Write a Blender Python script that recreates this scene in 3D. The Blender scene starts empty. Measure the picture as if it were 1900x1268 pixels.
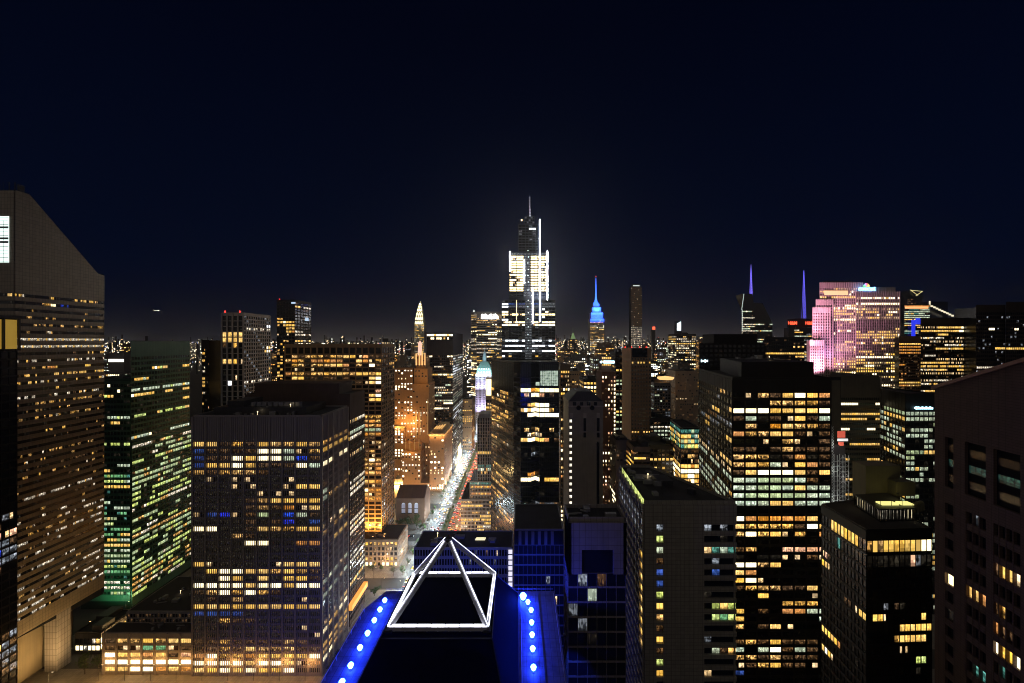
import bpy, math, random
from mathutils import Vector
R = math.radians
sc = bpy.context.scene
# ---------------------------------------------------------------- camera, world, sun
F, CX, HY, H = 770.0, 965.0, 635.0, 197.0     # focal length in photo pixels, principal point, eye height in metres
cd = bpy.data.cameras.new("camera"); cam = bpy.data.objects.new("camera", cd)
sc.collection.objects.link(cam); sc.camera = cam
cam.location = (0, 0, H); cam.rotation_euler = (R(90), 0, 0)
cd.sensor_width = 36; cd.lens = 36 * F / 1900; cd.shift_x = (950 - CX) / 1900; cd.shift_y = (HY - 634) / 1900
cd.clip_start = 1; cd.clip_end = 60000
SKY_TOP, SKY_MID, SKY_LOW = (.0003, .0010, .0058), (.0007, .0026, .0115), (.0016, .0030, .0085)
w = bpy.data.worlds.new("World"); sc.world = w; w.use_nodes = True
nt = w.node_tree; bg = nt.nodes['Background']
tc = nt.nodes.new('ShaderNodeTexCoord'); sx = nt.nodes.new('ShaderNodeSeparateXYZ'); rp = nt.nodes.new('ShaderNodeValToRGB')
nt.links.new(tc.outputs['Generated'], sx.inputs[0])
cr = rp.color_ramp
cr.elements[0].position = 0.0; cr.elements[0].color = (*SKY_LOW, 1)
cr.elements[1].position = 0.6; cr.elements[1].color = (*SKY_TOP, 1)
e = cr.elements.new(.13); e.color = (*SKY_MID, 1)
nz = nt.nodes.new('ShaderNodeTexNoise'); nz.inputs['Scale'].default_value = 2.2; nz.inputs['Detail'].default_value = 3
nt.links.new(tc.outputs['Generated'], nz.inputs['Vector'])
ma = nt.nodes.new('ShaderNodeMath'); ma.operation = 'MULTIPLY_ADD'; ma.inputs[1].default_value = .06; ma.inputs[2].default_value = -.03
nt.links.new(nz.outputs['Fac'], ma.inputs[0])
ad = nt.nodes.new('ShaderNodeMath'); ad.operation = 'ADD'
nt.links.new(sx.outputs['Z'], ad.inputs[0]); nt.links.new(ma.outputs[0], ad.inputs[1])
nt.links.new(ad.outputs[0], rp.inputs['Fac'])
# a dusk-to-night Nishita sky (sun far below the horizon) adds the last blue of the evening
sk = nt.nodes.new('ShaderNodeTexSky'); sk.sky_type = 'NISHITA'; sk.sun_disc = False
sk.sun_elevation = R(-5); sk.sun_rotation = R(200)
mx = nt.nodes.new('ShaderNodeMixRGB'); mx.blend_type = 'ADD'; mx.inputs['Fac'].default_value = 0.012
nt.links.new(rp.outputs['Color'], mx.inputs['Color1']); nt.links.new(sk.outputs['Color'], mx.inputs['Color2'])
nt.links.new(mx.outputs['Color'], bg.inputs['Color']); bg.inputs['Strength'].default_value = 1.0
sd = bpy.data.lights.new("sun", 'SUN'); sun = bpy.data.objects.new("sun", sd); sc.collection.objects.link(sun)
sd.energy = 0.26; sd.angle = R(120); sd.color = (1, .86, .72); sun.rotation_euler = (R(64), R(0), R(-24))
sun.location = (0, -200, 500)
sc.view_settings.view_transform = 'Standard'; sc.view_settings.look = 'None'
sc.view_settings.exposure = 0; sc.view_settings.gamma = 1
sc.render.engine = 'CYCLES'
cy = sc.cycles
cy.max_bounces = 5; cy.diffuse_bounces = 2; cy.glossy_bounces = 3; cy.sample_clamp_indirect = 2; cy.sample_clamp_direct = 0
cy.use_denoising = True; cy.caustics_reflective = False; cy.caustics_refractive = False; cy.blur_glossy = .5
cy.filter_width = 1.05
try: cy.denoiser = 'OPENIMAGEDENOISE'; cy.use_light_tree = True
except Exception: pass
rng = random.Random(7)

# ---------------------------------------------------------------- materials
MATS = {}
def node_mat(name):
    m = bpy.data.materials.new(name); m.use_nodes = True; MATS[name] = m
    return m, m.node_tree, m.node_tree.nodes['Principled BSDF']
def wallmat(name, col, rough=.8, var=.35, scale=.12, panel=None, streak=.25, metal=0, spec=.3):
    """masonry or metal cladding: two scales of tone change, vertical rain streaks, optional panel joints (width, height in m)"""
    if name in MATS: return MATS[name]
    m, t, p = node_mat(name); N = t.nodes; L = t.links
    uv = N.new('ShaderNodeUVMap')
    n1 = N.new('ShaderNodeTexNoise'); n1.inputs['Scale'].default_value = scale; n1.inputs['Detail'].default_value = 5
    L.new(uv.outputs[0], n1.inputs['Vector'])
    mp = N.new('ShaderNodeMapping'); mp.inputs['Scale'].default_value = (1.3, .04, 1); L.new(uv.outputs[0], mp.inputs['Vector'])
    n2 = N.new('ShaderNodeTexNoise'); n2.inputs['Scale'].default_value = 1; n2.inputs['Detail'].default_value = 3
    L.new(mp.outputs[0], n2.inputs['Vector'])
    a = N.new('ShaderNodeMath'); a.operation = 'MULTIPLY_ADD'; a.inputs[1].default_value = var * 2; a.inputs[2].default_value = 1 - var
    L.new(n1.outputs['Fac'], a.inputs[0])
    b = N.new('ShaderNodeMath'); b.operation = 'MULTIPLY_ADD'; b.inputs[1].default_value = streak * 2; b.inputs[2].default_value = 1 - streak
    L.new(n2.outputs['Fac'], b.inputs[0])
    c = N.new('ShaderNodeMath'); c.operation = 'MULTIPLY'; L.new(a.outputs[0], c.inputs[0]); L.new(b.outputs[0], c.inputs[1])
    out = c.outputs[0]
    if panel:
        br = N.new('ShaderNodeTexBrick'); br.offset = 0; br.inputs['Scale'].default_value = 1
        br.inputs['Brick Width'].default_value = panel[0]; br.inputs['Row Height'].default_value = panel[1]
        br.inputs['Mortar Size'].default_value = panel[2] if len(panel) > 2 else .06
        br.inputs['Color1'].default_value = (1, 1, 1, 1); br.inputs['Color2'].default_value = (.86, .86, .86, 1); br.inputs['Mortar'].default_value = (.3, .3, .3, 1)
        L.new(uv.outputs[0], br.inputs['Vector'])
        d = N.new('ShaderNodeMath'); d.operation = 'MULTIPLY'; L.new(out, d.inputs[0]); L.new(br.outputs['Color'], d.inputs[1]); out = d.outputs[0]
    mul = N.new('ShaderNodeVectorMath'); mul.operation = 'SCALE'; mul.inputs[0].default_value = col; L.new(out, mul.inputs['Scale'])
    L.new(mul.outputs[0], p.inputs['Base Color'])
    p.inputs['Roughness'].default_value = rough; p.inputs['Metallic'].default_value = metal; p.inputs['Specular IOR Level'].default_value = spec
    return m
def glassmat(name, col, rough=.12):
    if name in MATS: return MATS[name]
    m, t, p = node_mat(name)
    uv = t.nodes.new('ShaderNodeUVMap'); n = t.nodes.new('ShaderNodeTexNoise'); n.inputs['Scale'].default_value = .35
    t.links.new(uv.outputs[0], n.inputs['Vector'])
    r = t.nodes.new('ShaderNodeMath'); r.operation = 'MULTIPLY_ADD'; r.inputs[1].default_value = .2; r.inputs[2].default_value = rough
    t.links.new(n.outputs['Fac'], r.inputs[0]); t.links.new(r.outputs[0], p.inputs['Roughness'])
    bp = t.nodes.new('ShaderNodeBump'); bp.inputs['Strength'].default_value = .06; bp.inputs['Distance'].default_value = .4
    t.links.new(n.outputs['Fac'], bp.inputs['Height']); t.links.new(bp.outputs[0], p.inputs['Normal'])
    p.inputs['Base Color'].default_value = (*col, 1); p.inputs['Specular IOR Level'].default_value = .6
    return m
def emit(name, col, s, sample=False):
    if name in MATS: return MATS[name]
    m, t, p = node_mat(name)
    p.inputs['Base Color'].default_value = (*[min(.8, c) for c in col], 1)
    p.inputs['Emission Color'].default_value = (*col, 1); p.inputs['Emission Strength'].default_value = s
    m.cycles.emission_sampling = 'AUTO' if sample else 'NONE'
    return m
def window_mat():
    """a lit room behind glass: colour and brightness per window (attribute wcol), panes, blinds, furniture and ceiling lights by noise"""
    m, t, p = node_mat('lit_window'); N = t.nodes; L = t.links
    def M(op, a, b=None, c=None):
        n = N.new('ShaderNodeMath'); n.operation = op
        for k, v in enumerate((a, b, c)):
            if v is None: continue
            if isinstance(v, (int, float)): n.inputs[k].default_value = v
            else: L.new(v, n.inputs[k])
        return n.outputs[0]
    uv = N.new('ShaderNodeUVMap'); s = N.new('ShaderNodeSeparateXYZ'); L.new(uv.outputs[0], s.inputs[0])
    u, v = s.outputs['X'], s.outputs['Y']
    at = N.new('ShaderNodeAttribute'); at.attribute_name = 'wcol'; se = N.new('ShaderNodeAttribute'); se.attribute_name = 'wseed'
    mess = at.outputs['Alpha']; seed = se.outputs['Fac']
    pid = M('FLOOR', u); fr = M('SUBTRACT', u, pid)
    cv = N.new('ShaderNodeCombineXYZ'); L.new(pid, cv.inputs[0]); L.new(M('MULTIPLY', seed, 97.3), cv.inputs[1])
    wn = N.new('ShaderNodeTexWhiteNoise'); wn.noise_dimensions = '2D'; L.new(cv.outputs[0], wn.inputs['Vector'])
    k = M('MULTIPLY_ADD', mess, .55, .12)
    pane = M('ADD', M('SUBTRACT', 1.0, k), M('MULTIPLY', k, M('MULTIPLY_ADD', wn.outputs['Value'], 1.25, .1)))
    mull = M('MULTIPLY_ADD', M('GREATER_THAN', fr, .10), .82, .18)
    c2 = N.new('ShaderNodeCombineXYZ'); L.new(M('MULTIPLY', u, 1.15), c2.inputs[0]); L.new(M('MULTIPLY', v, 1.5), c2.inputs[1]); L.new(M('MULTIPLY', seed, 531.), c2.inputs[2])
    no = N.new('ShaderNodeTexNoise'); no.inputs['Scale'].default_value = 1.0; no.inputs['Detail'].default_value = 1.5; no.inputs['Roughness'].default_value = .5
    L.new(c2.outputs[0], no.inputs['Vector'])
    mr = N.new('ShaderNodeMapRange'); mr.inputs['From Min'].default_value = .46; mr.inputs['From Max'].default_value = .60
    mr.inputs['To Min'].default_value = .04; mr.inputs['To Max'].default_value = 1.6; L.new(no.outputs['Fac'], mr.inputs['Value'])
    cl = M('ADD', M('SUBTRACT', 1.0, mess), M('MULTIPLY', mess, mr.outputs[0]))
    c3 = N.new('ShaderNodeCombineXYZ'); L.new(M('ADD', pid, 17.3), c3.inputs[0]); L.new(M('MULTIPLY', seed, 61.7), c3.inputs[1])
    w2 = N.new('ShaderNodeTexWhiteNoise'); w2.noise_dimensions = '2D'; L.new(c3.outputs[0], w2.inputs['Vector'])
    drop = M('MULTIPLY', M('SUBTRACT', w2.outputs['Value'], M('MULTIPLY_ADD', mess, .35, .25)), 1.5)      # how far the blind of this pane hangs down
    blind = M('GREATER_THAN', M('ADD', v, drop), 1.0)
    ceil_ = M('MULTIPLY', M('GREATER_THAN', v, .70), M('LESS_THAN', M('FRACT', M('ADD', M('MULTIPLY', u, 1.7), seed)), .55))
    desk = M('MULTIPLY_ADD', M('LESS_THAN', v, M('MULTIPLY_ADD', wn.outputs['Value'], .30, .08)), M('MULTIPLY_ADD', mess, -.6, -.15), 1.0)
    room = M('MULTIPLY', M('ADD', cl, M('MULTIPLY', ceil_, M('MULTIPLY_ADD', mess, .5, .25))), desk)
    fill = M('ADD', M('MULTIPLY', blind, M('MULTIPLY_ADD', mess, -.45, .95)), M('MULTIPLY', M('SUBTRACT', 1.0, blind), room))
    st = M('MULTIPLY', M('MULTIPLY', pane, mull), fill)
    L.new(at.outputs['Color'], p.inputs['Emission Color']); L.new(st, p.inputs['Emission Strength'])
    p.inputs['Base Color'].default_value = (.02, .02, .025, 1); p.inputs['Roughness'].default_value = .2
    m.cycles.emission_sampling = 'NONE'
    return m
WIN = window_mat(); WIN2 = WIN.copy(); WIN2.name = 'blazing_window'; WIN2.cycles.emission_sampling = 'FRONT'
GLASS = glassmat('dark_glass', (.010, .012, .016)); GLASSB = glassmat('blue_black_glass', (.006, .010, .022)); GLASSG = glassmat('green_glass', (.006, .035, .022))
GLASSW = glassmat('brown_glass', (.020, .013, .009))
ROOF = wallmat('tar_roof', (.035, .034, .036), .9, .5, .2)
METAL = wallmat('dark_metal', (.05, .05, .055), .5, .3, .5, metal=.5)
CONC = wallmat('concrete', (.30, .27, .24), .85, .3)
BLACKM = wallmat('black_steel', (.012, .012, .014), .5, .3)

# ---------------------------------------------------------------- mesh helpers
col = sc.collection
class MB:
    def __init__(s): s.v = []; s.f = []; s.uv = []; s.m = []
    def poly(s, pts, mi=0):
        pts = [Vector(q) for q in pts]; n0 = len(s.v)
        n = (pts[1] - pts[0]).cross(pts[2] - pts[0])
        if n.length > 0: n.normalize()
        s.v += [tuple(q) for q in pts]; s.f.append(tuple(range(n0, n0 + len(pts)))); s.m.append(mi)
        if abs(n.z) > .75: s.uv += [(q.x, q.y) for q in pts]
        else:
            tx, ty = -n.y, n.x; l = math.hypot(tx, ty) or 1
            s.uv += [((q.x * tx + q.y * ty) / l, q.z) for q in pts]
    def box(s, a, b, mi=0):
        (x0, y0, z0), (x1, y1, z1) = [min(p, q) for p, q in zip(a, b)], [max(p, q) for p, q in zip(a, b)]
        s.obox((x0, y0), (x1, y0), y1 - y0, z0, z1, mi)
    def obox(s, p0, p1, dep, z0, z1, mi=0):
        """box whose front edge runs p0->p1 (outside on the right hand of the walk) and that goes `dep` behind it"""
        dx, dy = p1[0] - p0[0], p1[1] - p0[1]; l = math.hypot(dx, dy)
        if l < 1e-6 or z1 <= z0: return
        nx, ny = -dy / l * dep, dx / l * dep
        s.prism([p0, p1, (p1[0] + nx, p1[1] + ny), (p0[0] + nx, p0[1] + ny)], z0, z1, mi)
    def prism(s, plan, z0, z1, mi=0, top=None, cap=True, base=True):
        top = top or plan; n = len(plan)
        for i in range(n):
            j = (i + 1) % n
            s.poly([(*plan[i], z0), (*plan[j], z0), (*top[j], z1), (*top[i], z1)], mi)
        if cap: s.poly([(*q, z1) for q in top], mi)
        if base: s.poly([(*q, z0) for q in reversed(plan)], mi)
    def beam(s, a, b, r, mi=0, n=4, rot=.785, r2=None):
        a, b = Vector(a), Vector(b); d = (b - a).normalized()
        up = Vector((0, 0, 1)) if abs(d.z) < .95 else Vector((0, 1, 0))
        x = d.cross(up).normalized(); y = x.cross(d).normalized(); r2 = r if r2 is None else r2
        ra = [a + (x * math.cos(rot + k * 2 * math.pi / n) + y * math.sin(rot + k * 2 * math.pi / n)) * r for k in range(n)]
        rb = [b + (x * math.cos(rot + k * 2 * math.pi / n) + y * math.sin(rot + k * 2 * math.pi / n)) * r2 for k in range(n)]
        for k in range(n):
            j = (k + 1) % n; s.poly([ra[j], ra[k], rb[k], rb[j]], mi)
        s.poly(ra, mi); s.poly(list(reversed(rb)), mi)
    def lathe(s, cx, cy, prof, n=12, mi=0, rot=0.):
        for (r0, z0), (r1, z1) in zip(prof, prof[1:]):
            for k in range(n):
                a0, a1 = rot + k * 2 * math.pi / n, rot + (k + 1) * 2 * math.pi / n
                q = [(cx + r0 * math.cos(a0), cy + r0 * math.sin(a0), z0), (cx + r0 * math.cos(a1), cy + r0 * math.sin(a1), z0),
                     (cx + r1 * math.cos(a1), cy + r1 * math.sin(a1), z1), (cx + r1 * math.cos(a0), cy + r1 * math.sin(a0), z1)]
                if r0 < 1e-4: q = [q[0], q[2], q[3]]
                elif r1 < 1e-4: q = q[:3]
                s.poly(q, mi)
    def build(s, name, mats, parent=None, loc=(0, 0, 0), smooth=False):
        if not s.f: return None
        me = bpy.data.meshes.new(name)
        me.from_pydata([(a - loc[0], b - loc[1], c - loc[2]) for a, b, c in s.v], [], s.f)
        u = me.uv_layers.new(name='UVMap'); u.data.foreach_set('uv', [c for q in s.uv for c in q])
        for m in (mats if isinstance(mats, (list, tuple)) else [mats]): me.materials.append(m)
        me.polygons.foreach_set('material_index', s.m)
        o = bpy.data.objects.new(name, me); col.objects.link(o)
        if parent: o.parent = parent
        else: o.location = loc
        return o
def tag(o, label=None, cat=None, group=None, kind=None):
    if label: o['label'] = label
    if cat: o['category'] = cat
    if group: o['group'] = group
    if kind: o['kind'] = kind
    return o
def empty(name, loc, label, cat, group=None):
    o = bpy.data.objects.new(name, None); col.objects.link(o); o.location = loc; o.empty_display_size = 1
    return tag(o, label, cat, group)
def window_mesh(ws, loc, wm):
    me = bpy.data.meshes.new('window'); V = []; U = []; C = []; S = []
    for (q, c, mess, seed, panes) in ws:
        V += [(a - loc[0], b - loc[1], z - loc[2]) for a, b, z in q]
        U += [0, 0, panes, 0, panes, 1, 0, 1]; C += [c[0], c[1], c[2], mess]; S.append(seed)
    n = len(ws)
    me.from_pydata(V, [], [tuple(range(4 * i, 4 * i + 4)) for i in range(n)])
    u = me.uv_layers.new(name='UVMap'); u.data.foreach_set('uv', U)
    a = me.attributes.new('wcol', 'FLOAT_COLOR', 'FACE'); a.data.foreach_set('color', C)
    b = me.attributes.new('wseed', 'FLOAT', 'FACE'); b.data.foreach_set('value', S)
    me.materials.append(wm); return me
# lit-window kinds: colour, brightness, clutter
K = {'w': ((1, .84, .50), 1.9, .10), 'W': ((1, .80, .42), 2.6, .0), 'z': ((.5, .5, .6), .003, .5), 'y': ((1, .58, .14), .9, .38), 'Y': ((1, .60, .12), 1.0, .25), 'o': ((1, .40, .09), .60, .5), 'm': ((1, .54, .15), .68, .92),
     'd': ((1, .52, .22), .085, .9), 'n': ((1, .68, .34), .85, .6), 'b': ((.10, .24, .95), .22, .6), 'B': ((.03, .08, 1.0), .65, .8),
     'c': ((.74, .86, .62), .62, .55), 'C': ((.86, .93, 1.0), 1.9, .08), 'g': ((.70, .86, .46), .55, .45), 'G': ((.28, .75, .32), .42, .4), 't': ((.18, .62, .50), .32, .7),
     'p': ((1, .52, .30), .75, .65), 'r': ((1, .07, .04), .5, .6), 'k': ((.8, .88, 1.), .16, .95), 'x': ((.9, .74, .5), .013, .8), 's': ((.95, .82, .62), .9, .85), 'l': ((.75, .9, .25), .7, .55)}
class Bld:
    """one building: an Empty at its base; wall, glazing, roof and window parts under it"""
    def __init__(s, name, label, x, y, cat='building', group=None, parts=100):
        s.loc = (x, y, 0); s.root = empty(name, s.loc, label, cat, group); s.wall = MB(); s.glz = MB(); s.roof = MB(); s.ws = []; s.parts = parts
    def part(s, name, mb, mats, **k):
        o = mb.build(name, mats, s.root, s.loc)
        if o and k: tag(o, **k)
        return o
    def win(s, q, ch, panes=4, gain=1.0, r=rng):
        c, st, mess = K[ch]; st *= 1.75 * gain * r.uniform(.75, 1.25); h = r.uniform(-.06, .06)
        s.ws.append((q, (c[0] * st, max(0, c[1] + h * .6) * st, max(0, c[2] + h) * st), min(1, max(0, mess + r.uniform(-.1, .1))), r.random(), panes))
    def facade(s, p0, p1, ztop, nf, fh, nb, lit, sp=.38, pier=.2, pd=.35, sdep=.22, mi=0, panes=4, zfill=None, zbot=None, grid=True, ends=True, gain=1.0, vdepth=.06):
        """piers and spandrels proud of the glass between p0 and p1 (outside on the right), lit windows set back between them"""
        dx, dy = p1[0] - p0[0], p1[1] - p0[1]; l = math.hypot(dx, dy); ux, uy = dx / l, dy / l; ox, oy = uy, -ux
        bw = l / nb; pw = pier * bw; zb = ztop - nf * fh
        P = lambda t, o: (p0[0] + ux * t + ox * o, p0[1] + uy * t + oy * o)
        if grid:
            lo = zb if zbot is None else zbot
            hi = ztop if zfill is None else zfill
            for j in range(nf):
                z1 = ztop - j * fh - (1 - sp) * fh; z0 = z1 - sp * fh
                s.wall.obox(P(0, sdep), P(l, sdep), sdep, z0, z1, mi)
            if hi > ztop: s.wall.obox(P(0, sdep), P(l, sdep), sdep, ztop, hi, mi)
            if lo < zb - .01: s.wall.obox(P(0, sdep), P(l, sdep), sdep, lo, zb, mi)
            if pier > 0:
                for i in range(nb + 1):
                    c = i * bw
                    t0, t1 = max(.005 - pd if ends else 0, c - pw / 2), min(l + (pd - .005 if ends else 0), c + pw / 2)
                    s.wall.obox(P(t0, pd), P(t1, pd), pd + .003, lo, hi + .002, mi)
        for j in range(nf):
            zt = ztop - j * fh - .05 * fh; zl = ztop - j * fh - (1 - sp) * fh + .03
            for i in range(nb):
                ch = lit(i, j)
                if not ch or ch in '. ': continue
                t0, t1 = i * bw + pw / 2 + .04, (i + 1) * bw - pw / 2 - .04; pn = panes
                if ch == 'n':
                    if rng.random() < .5: t0 = t0 + (t1 - t0) * .5
                    else: t1 = t1 - (t1 - t0) * .5
                    pn = max(1, panes // 2)
                a, b = P(t0, vdepth), P(t1, vdepth)
                s.win([(*a, zl), (*b, zl), (*b, zt), (*a, zt)], ch, pn, gain)
    def core(s, plan, z0, z1, top=None): s.glz.prism(plan, z0, z1, 0, top)
    def roofslab(s, plan, z, par=1.1):
        n = len(plan); cx = sum(p[0] for p in plan) / n; cyy = sum(p[1] for p in plan) / n
        ins = [(p[0] + (cx - p[0]) * .02, p[1] + (cyy - p[1]) * .02) for p in plan]
        s.roof.prism(ins, z + .01, z + .25)
        for i in range(n):
            a, b = plan[i], plan[(i + 1) % n]
            s.wall.obox(a, b, .45, z, z + par + .001 * i)
    def done(s, wallm, glassm=GLASS, roofm=ROOF):
        s.part('wall', s.wall, wallm); s.part('glazing', s.glz, glassm); s.part('roof', s.roof, roofm); WM = WIN2 if s.root.name == 'stepped_supertall' else WIN
        def sz(wd):
            q = [Vector(p) for p in wd[0]]; c = (q[0] + q[2]) / 2; n = (q[1] - q[0]).cross(q[3] - q[0])
            v = c - Vector((0, 0, H)); d = v.length
            px = F * c.x / max(c.y, 1) + CX; py = HY - F * (c.z - H) / max(c.y, 1)
            off = 1e-4 if (px < -20 or px > 1920 or py > 1290) else 1
            return abs(n.dot(v / d)) / d ** 2 * off * (.3 + min(1.5, max(wd[1])))
        ws = sorted(s.ws, key=sz, reverse=True); cut = s.parts if len(ws) > s.parts else len(ws)
        for wd in ws[:cut]:
            o = bpy.data.objects.new('window', window_mesh([wd], s.loc, WM)); col.objects.link(o); o.parent = s.root
        if ws[cut:]:
            o = bpy.data.objects.new('window', window_mesh(ws[cut:], s.loc, WM)); col.objects.link(o); o.parent = s.root; o['kind'] = 'stuff'
        return s.root
def rows(txt):
    L = [r for r in txt.split()]
    return lambda i, j: (L[j][i] if j < len(L) and i < len(L[j]) else '.')
def rnd(seed, lit='yyomd', prow=.4, pin=.75, pout=.12, run=4, nb=60, nf=80, dim='d'):
    """floor-wise random lighting: some floors mostly lit in runs of neighbouring windows, others with few"""
    r = random.Random(seed); G = []
    for j in range(nf):
        p = pin if r.random() < prow else pout; c = r.choice(lit); row = []
        while len(row) < nb:
            k = r.randint(1, run * 2); on = r.random() < p; ch = c if r.random() < .7 else r.choice(lit)
            for _ in range(k): row.append((ch if r.random() < .85 else r.choice(dim + lit)) if on else (r.choice(dim) if r.random() < .15 else '.'))
        G.append(row)
    return lambda i, j: G[j % nf][i % nb]
def roof_kit(b, plan, z, seed, n=9, light=True):
    """ducts, fans, hatches, pipes and a small work light spread over a flat roof"""
    r_ = random.Random(seed); xs = [p[0] for p in plan[:2]]; y0, y1 = plan[0][1], plan[2][1]
    def spot():
        t_ = r_.uniform(.12, .88); k_ = r_.uniform(.15, .8); a_, c_ = Vector(plan[0]).lerp(Vector(plan[3 if len(plan) == 4 else -1]), t_), Vector(plan[1]).lerp(Vector(plan[2]), t_); return a_.lerp(c_, k_)
    for _ in range(n):
        p_ = spot(); q = MB(); k_ = r_.random()
        if k_ < .35: w_, d_, h_ = r_.uniform(1.2, 4), r_.uniform(1.2, 3), r_.uniform(.8, 2.4); q.prism(rect(p_.x - w_ / 2, p_.x + w_ / 2, p_.y - d_ / 2, p_.y + d_ / 2), z + .3, z + .3 + h_); b.part('air_handler', q, GALV)
        elif k_ < .6: q.lathe(p_.x, p_.y, [(.9, z + .28), (.9, z + 1.3), (.75, z + 1.5), (0, z + 1.5)], 12); b.part('roof_fan', q, GALV)
        elif k_ < .85: q.beam((p_.x, p_.y, z + .6), (p_.x + r_.uniform(-6, 6), p_.y + r_.uniform(-2, 3), z + .6), .3, 0, 6); b.part('duct', q, GALV)
        else: q.beam((p_.x, p_.y, z + .25), (p_.x, p_.y, z + r_.uniform(3, 7)), .07, 0, 5); b.part('aerial', q, METAL)
    if light: p_ = spot(); q = MB(); q.box((p_.x - .25, p_.y - .1, z + 2), (p_.x + .25, p_.y + .1, z + 2.3)); q.beam((p_.x, p_.y, z + .25), (p_.x, p_.y, z + 2), .06); b.part('work_light', q, emit('work_warm', (1, .78, .45), 3)); lamp(b.root, (p_.x, p_.y - .8, z + 2.4), 60, (1, .78, .45), .2)
GALV = wallmat('galvanised', (.22, .22, .23), .5, .3, .4, metal=.3)
def X(px, D): return (px - CX) * D / F
def Z(py, D): return H - (py - HY) * D / F
def rectv(pa, pb, D, db): return [(X(pa, D), D), (X(pb, D), D), (X(pb, D), db), (X(pa, D) * db / D + .3, db)]
def rect(x0, x1, d0, d1): return [(x0, d0), (x1, d0), (x1, d1), (x0, d1)]
def lamp(parent, loc, power, color, r=.4, kind='POINT', aim=None, cone=1.2):
    l = bpy.data.lights.new('light', kind); l.energy = power; l.color = color; l.shadow_soft_size = r
    o = bpy.data.objects.new('light', l); col.objects.link(o)
    o.parent = parent; pl = parent.matrix_world.translation if False else Vector(parent.location)
    o.location = Vector(loc) - pl
    if kind == 'SPOT':
        l.spot_size = cone; l.spot_blend = .6
        o.rotation_euler = (Vector(aim) - Vector(loc)).to_track_quat('-Z', 'Y').to_euler()
    return o
# ---------------------------------------------------------------- ground, avenue
AX = -79.8                                              # centre line of the avenue
def ground_mat():
    m, t, p = node_mat('ground'); N = t.nodes; L = t.links
    uv = N.new('ShaderNodeUVMap'); n = N.new('ShaderNodeTexNoise'); n.inputs['Scale'].default_value = .08; n.inputs['Detail'].default_value = 8
    L.new(uv.outputs[0], n.inputs['Vector']); r = N.new('ShaderNodeValToRGB'); L.new(n.outputs['Fac'], r.inputs[0])
    r.color_ramp.elements[0].color = (.03, .03, .03, 1); r.color_ramp.elements[1].color = (.075, .07, .065, 1)
    L.new(r.outputs[0], p.inputs['Base Color']); p.inputs['Roughness'].default_value = .85
    return m
ASPH = ground_mat(); PAVE = wallmat('pavement_slabs', (.24, .22, .20), .8, .3, .3, (1.5, 1.5, .03))
LINE = wallmat('road_paint', (.75, .74, .70), .7, .2, .6); GRASS = wallmat('planting_soil', (.04, .06, .025), .95, .5, .6)
g = MB(); g.poly([(-40000, -2000, 0), (40000, -2000, 0), (40000, 50000, 0), (-40000, 50000, 0)])
tag(g.build('ground', ASPH), kind='structure')
g = MB(); g.poly([(AX - 15.5, 230, .004), (AX + 15.5, 230, .004), (AX + 15.5, 900, .004), (AX - 15.5, 900, .004)])
tag(g.build('road', wallmat('asphalt', (.11, .105, .10), .6, .35, .25, spec=.5)), kind='structure')
CROSS = [258, 338, 418, 498, 620, 735, 850]             # cross streets
g = MB()
for y0, y1 in zip([200] + [c + 8 for c in CROSS], [c - 8 for c in CROSS] + [930]):
    g.box((AX - 22, y0, .0), (AX - 15.5, y1, .14)); g.box((AX + 15.5, y0, .0), (AX + 22, y1, .14))
    g.box((-300, y0, 0), (AX - 22.01, y1, .13)); g.box((AX + 22.01, y0, 0), (300, y1, .13))
tag(g.build('pavement', PAVE), kind='structure')
g = MB()
for y0, y1 in zip([200] + [c + 9 for c in CROSS], [c - 9 for c in CROSS] + [900]): g.box((AX - 2.6, y0, 0), (AX + 2.6, y1, .3))
tag(g.build('median', GRASS), kind='structure')
g = MB()
y = 240
while y < 880:
    if min(abs(y - c) for c in CROSS) > 12:
        for k in (-12.2, -9, -5.8, 5.8, 9, 12.2): g.poly([(AX + k - .09, y, .008), (AX + k + .09, y, .008), (AX + k + .09, y + 3.5, .008), (AX + k - .09, y + 3.5, .008)])
    y += 8
for c in CROSS:
    for sgn in (-1, 1):
        yy = c + sgn * 9.5
        for k in range(17):
            x = AX - 15 + k * 1.85
            if abs(x - AX) > 3: g.poly([(x, yy - 1.6, .008), (x + .7, yy - 1.6, .008), (x + .7, yy + 1.6, .008), (x, yy + 1.6, .008)])
tag(g.build('road_markings', LINE), kind='structure')

# ---------------------------------------------------------------- left side
# slant-topped tower on stilts
x1, d0, d1 = -276.5, 227.0, 275.8; x0 = x1 - 48.8
b = Bld('slant_top_tower', 'tall tan tower with a slanted roof and window bands, on stilts, far left', (x0 + x1) / 2, (d0 + d1) / 2)
prof = [(d0, 34), (d1, 30), (d1, 241.8), (d1 - 4.4, 241.8), (d0 + 6.5, 280.2), (d0, 280.2)]
n = len(prof)
for i in range(n):
    a, c = prof[i], prof[(i + 1) % n]; b.glz.poly([(x0, a[0], a[1]), (x1, a[0], a[1]), (x1, c[0], c[1]), (x0, c[0], c[1])][::1 if i else 1])
b.glz.poly([(x1, *q) for q in prof]); b.glz.poly([(x0, *q) for q in reversed(prof)])
citi_rows = {6: 's', 7: 's', 8: 'n', 3: 'k'}
base = rnd(3, 'mmdsy', .45, .42, .10, 1, dim='x')
lo = rnd(5, 'ssmsd', .7, .5, .16, 2, dim='x')
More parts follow.
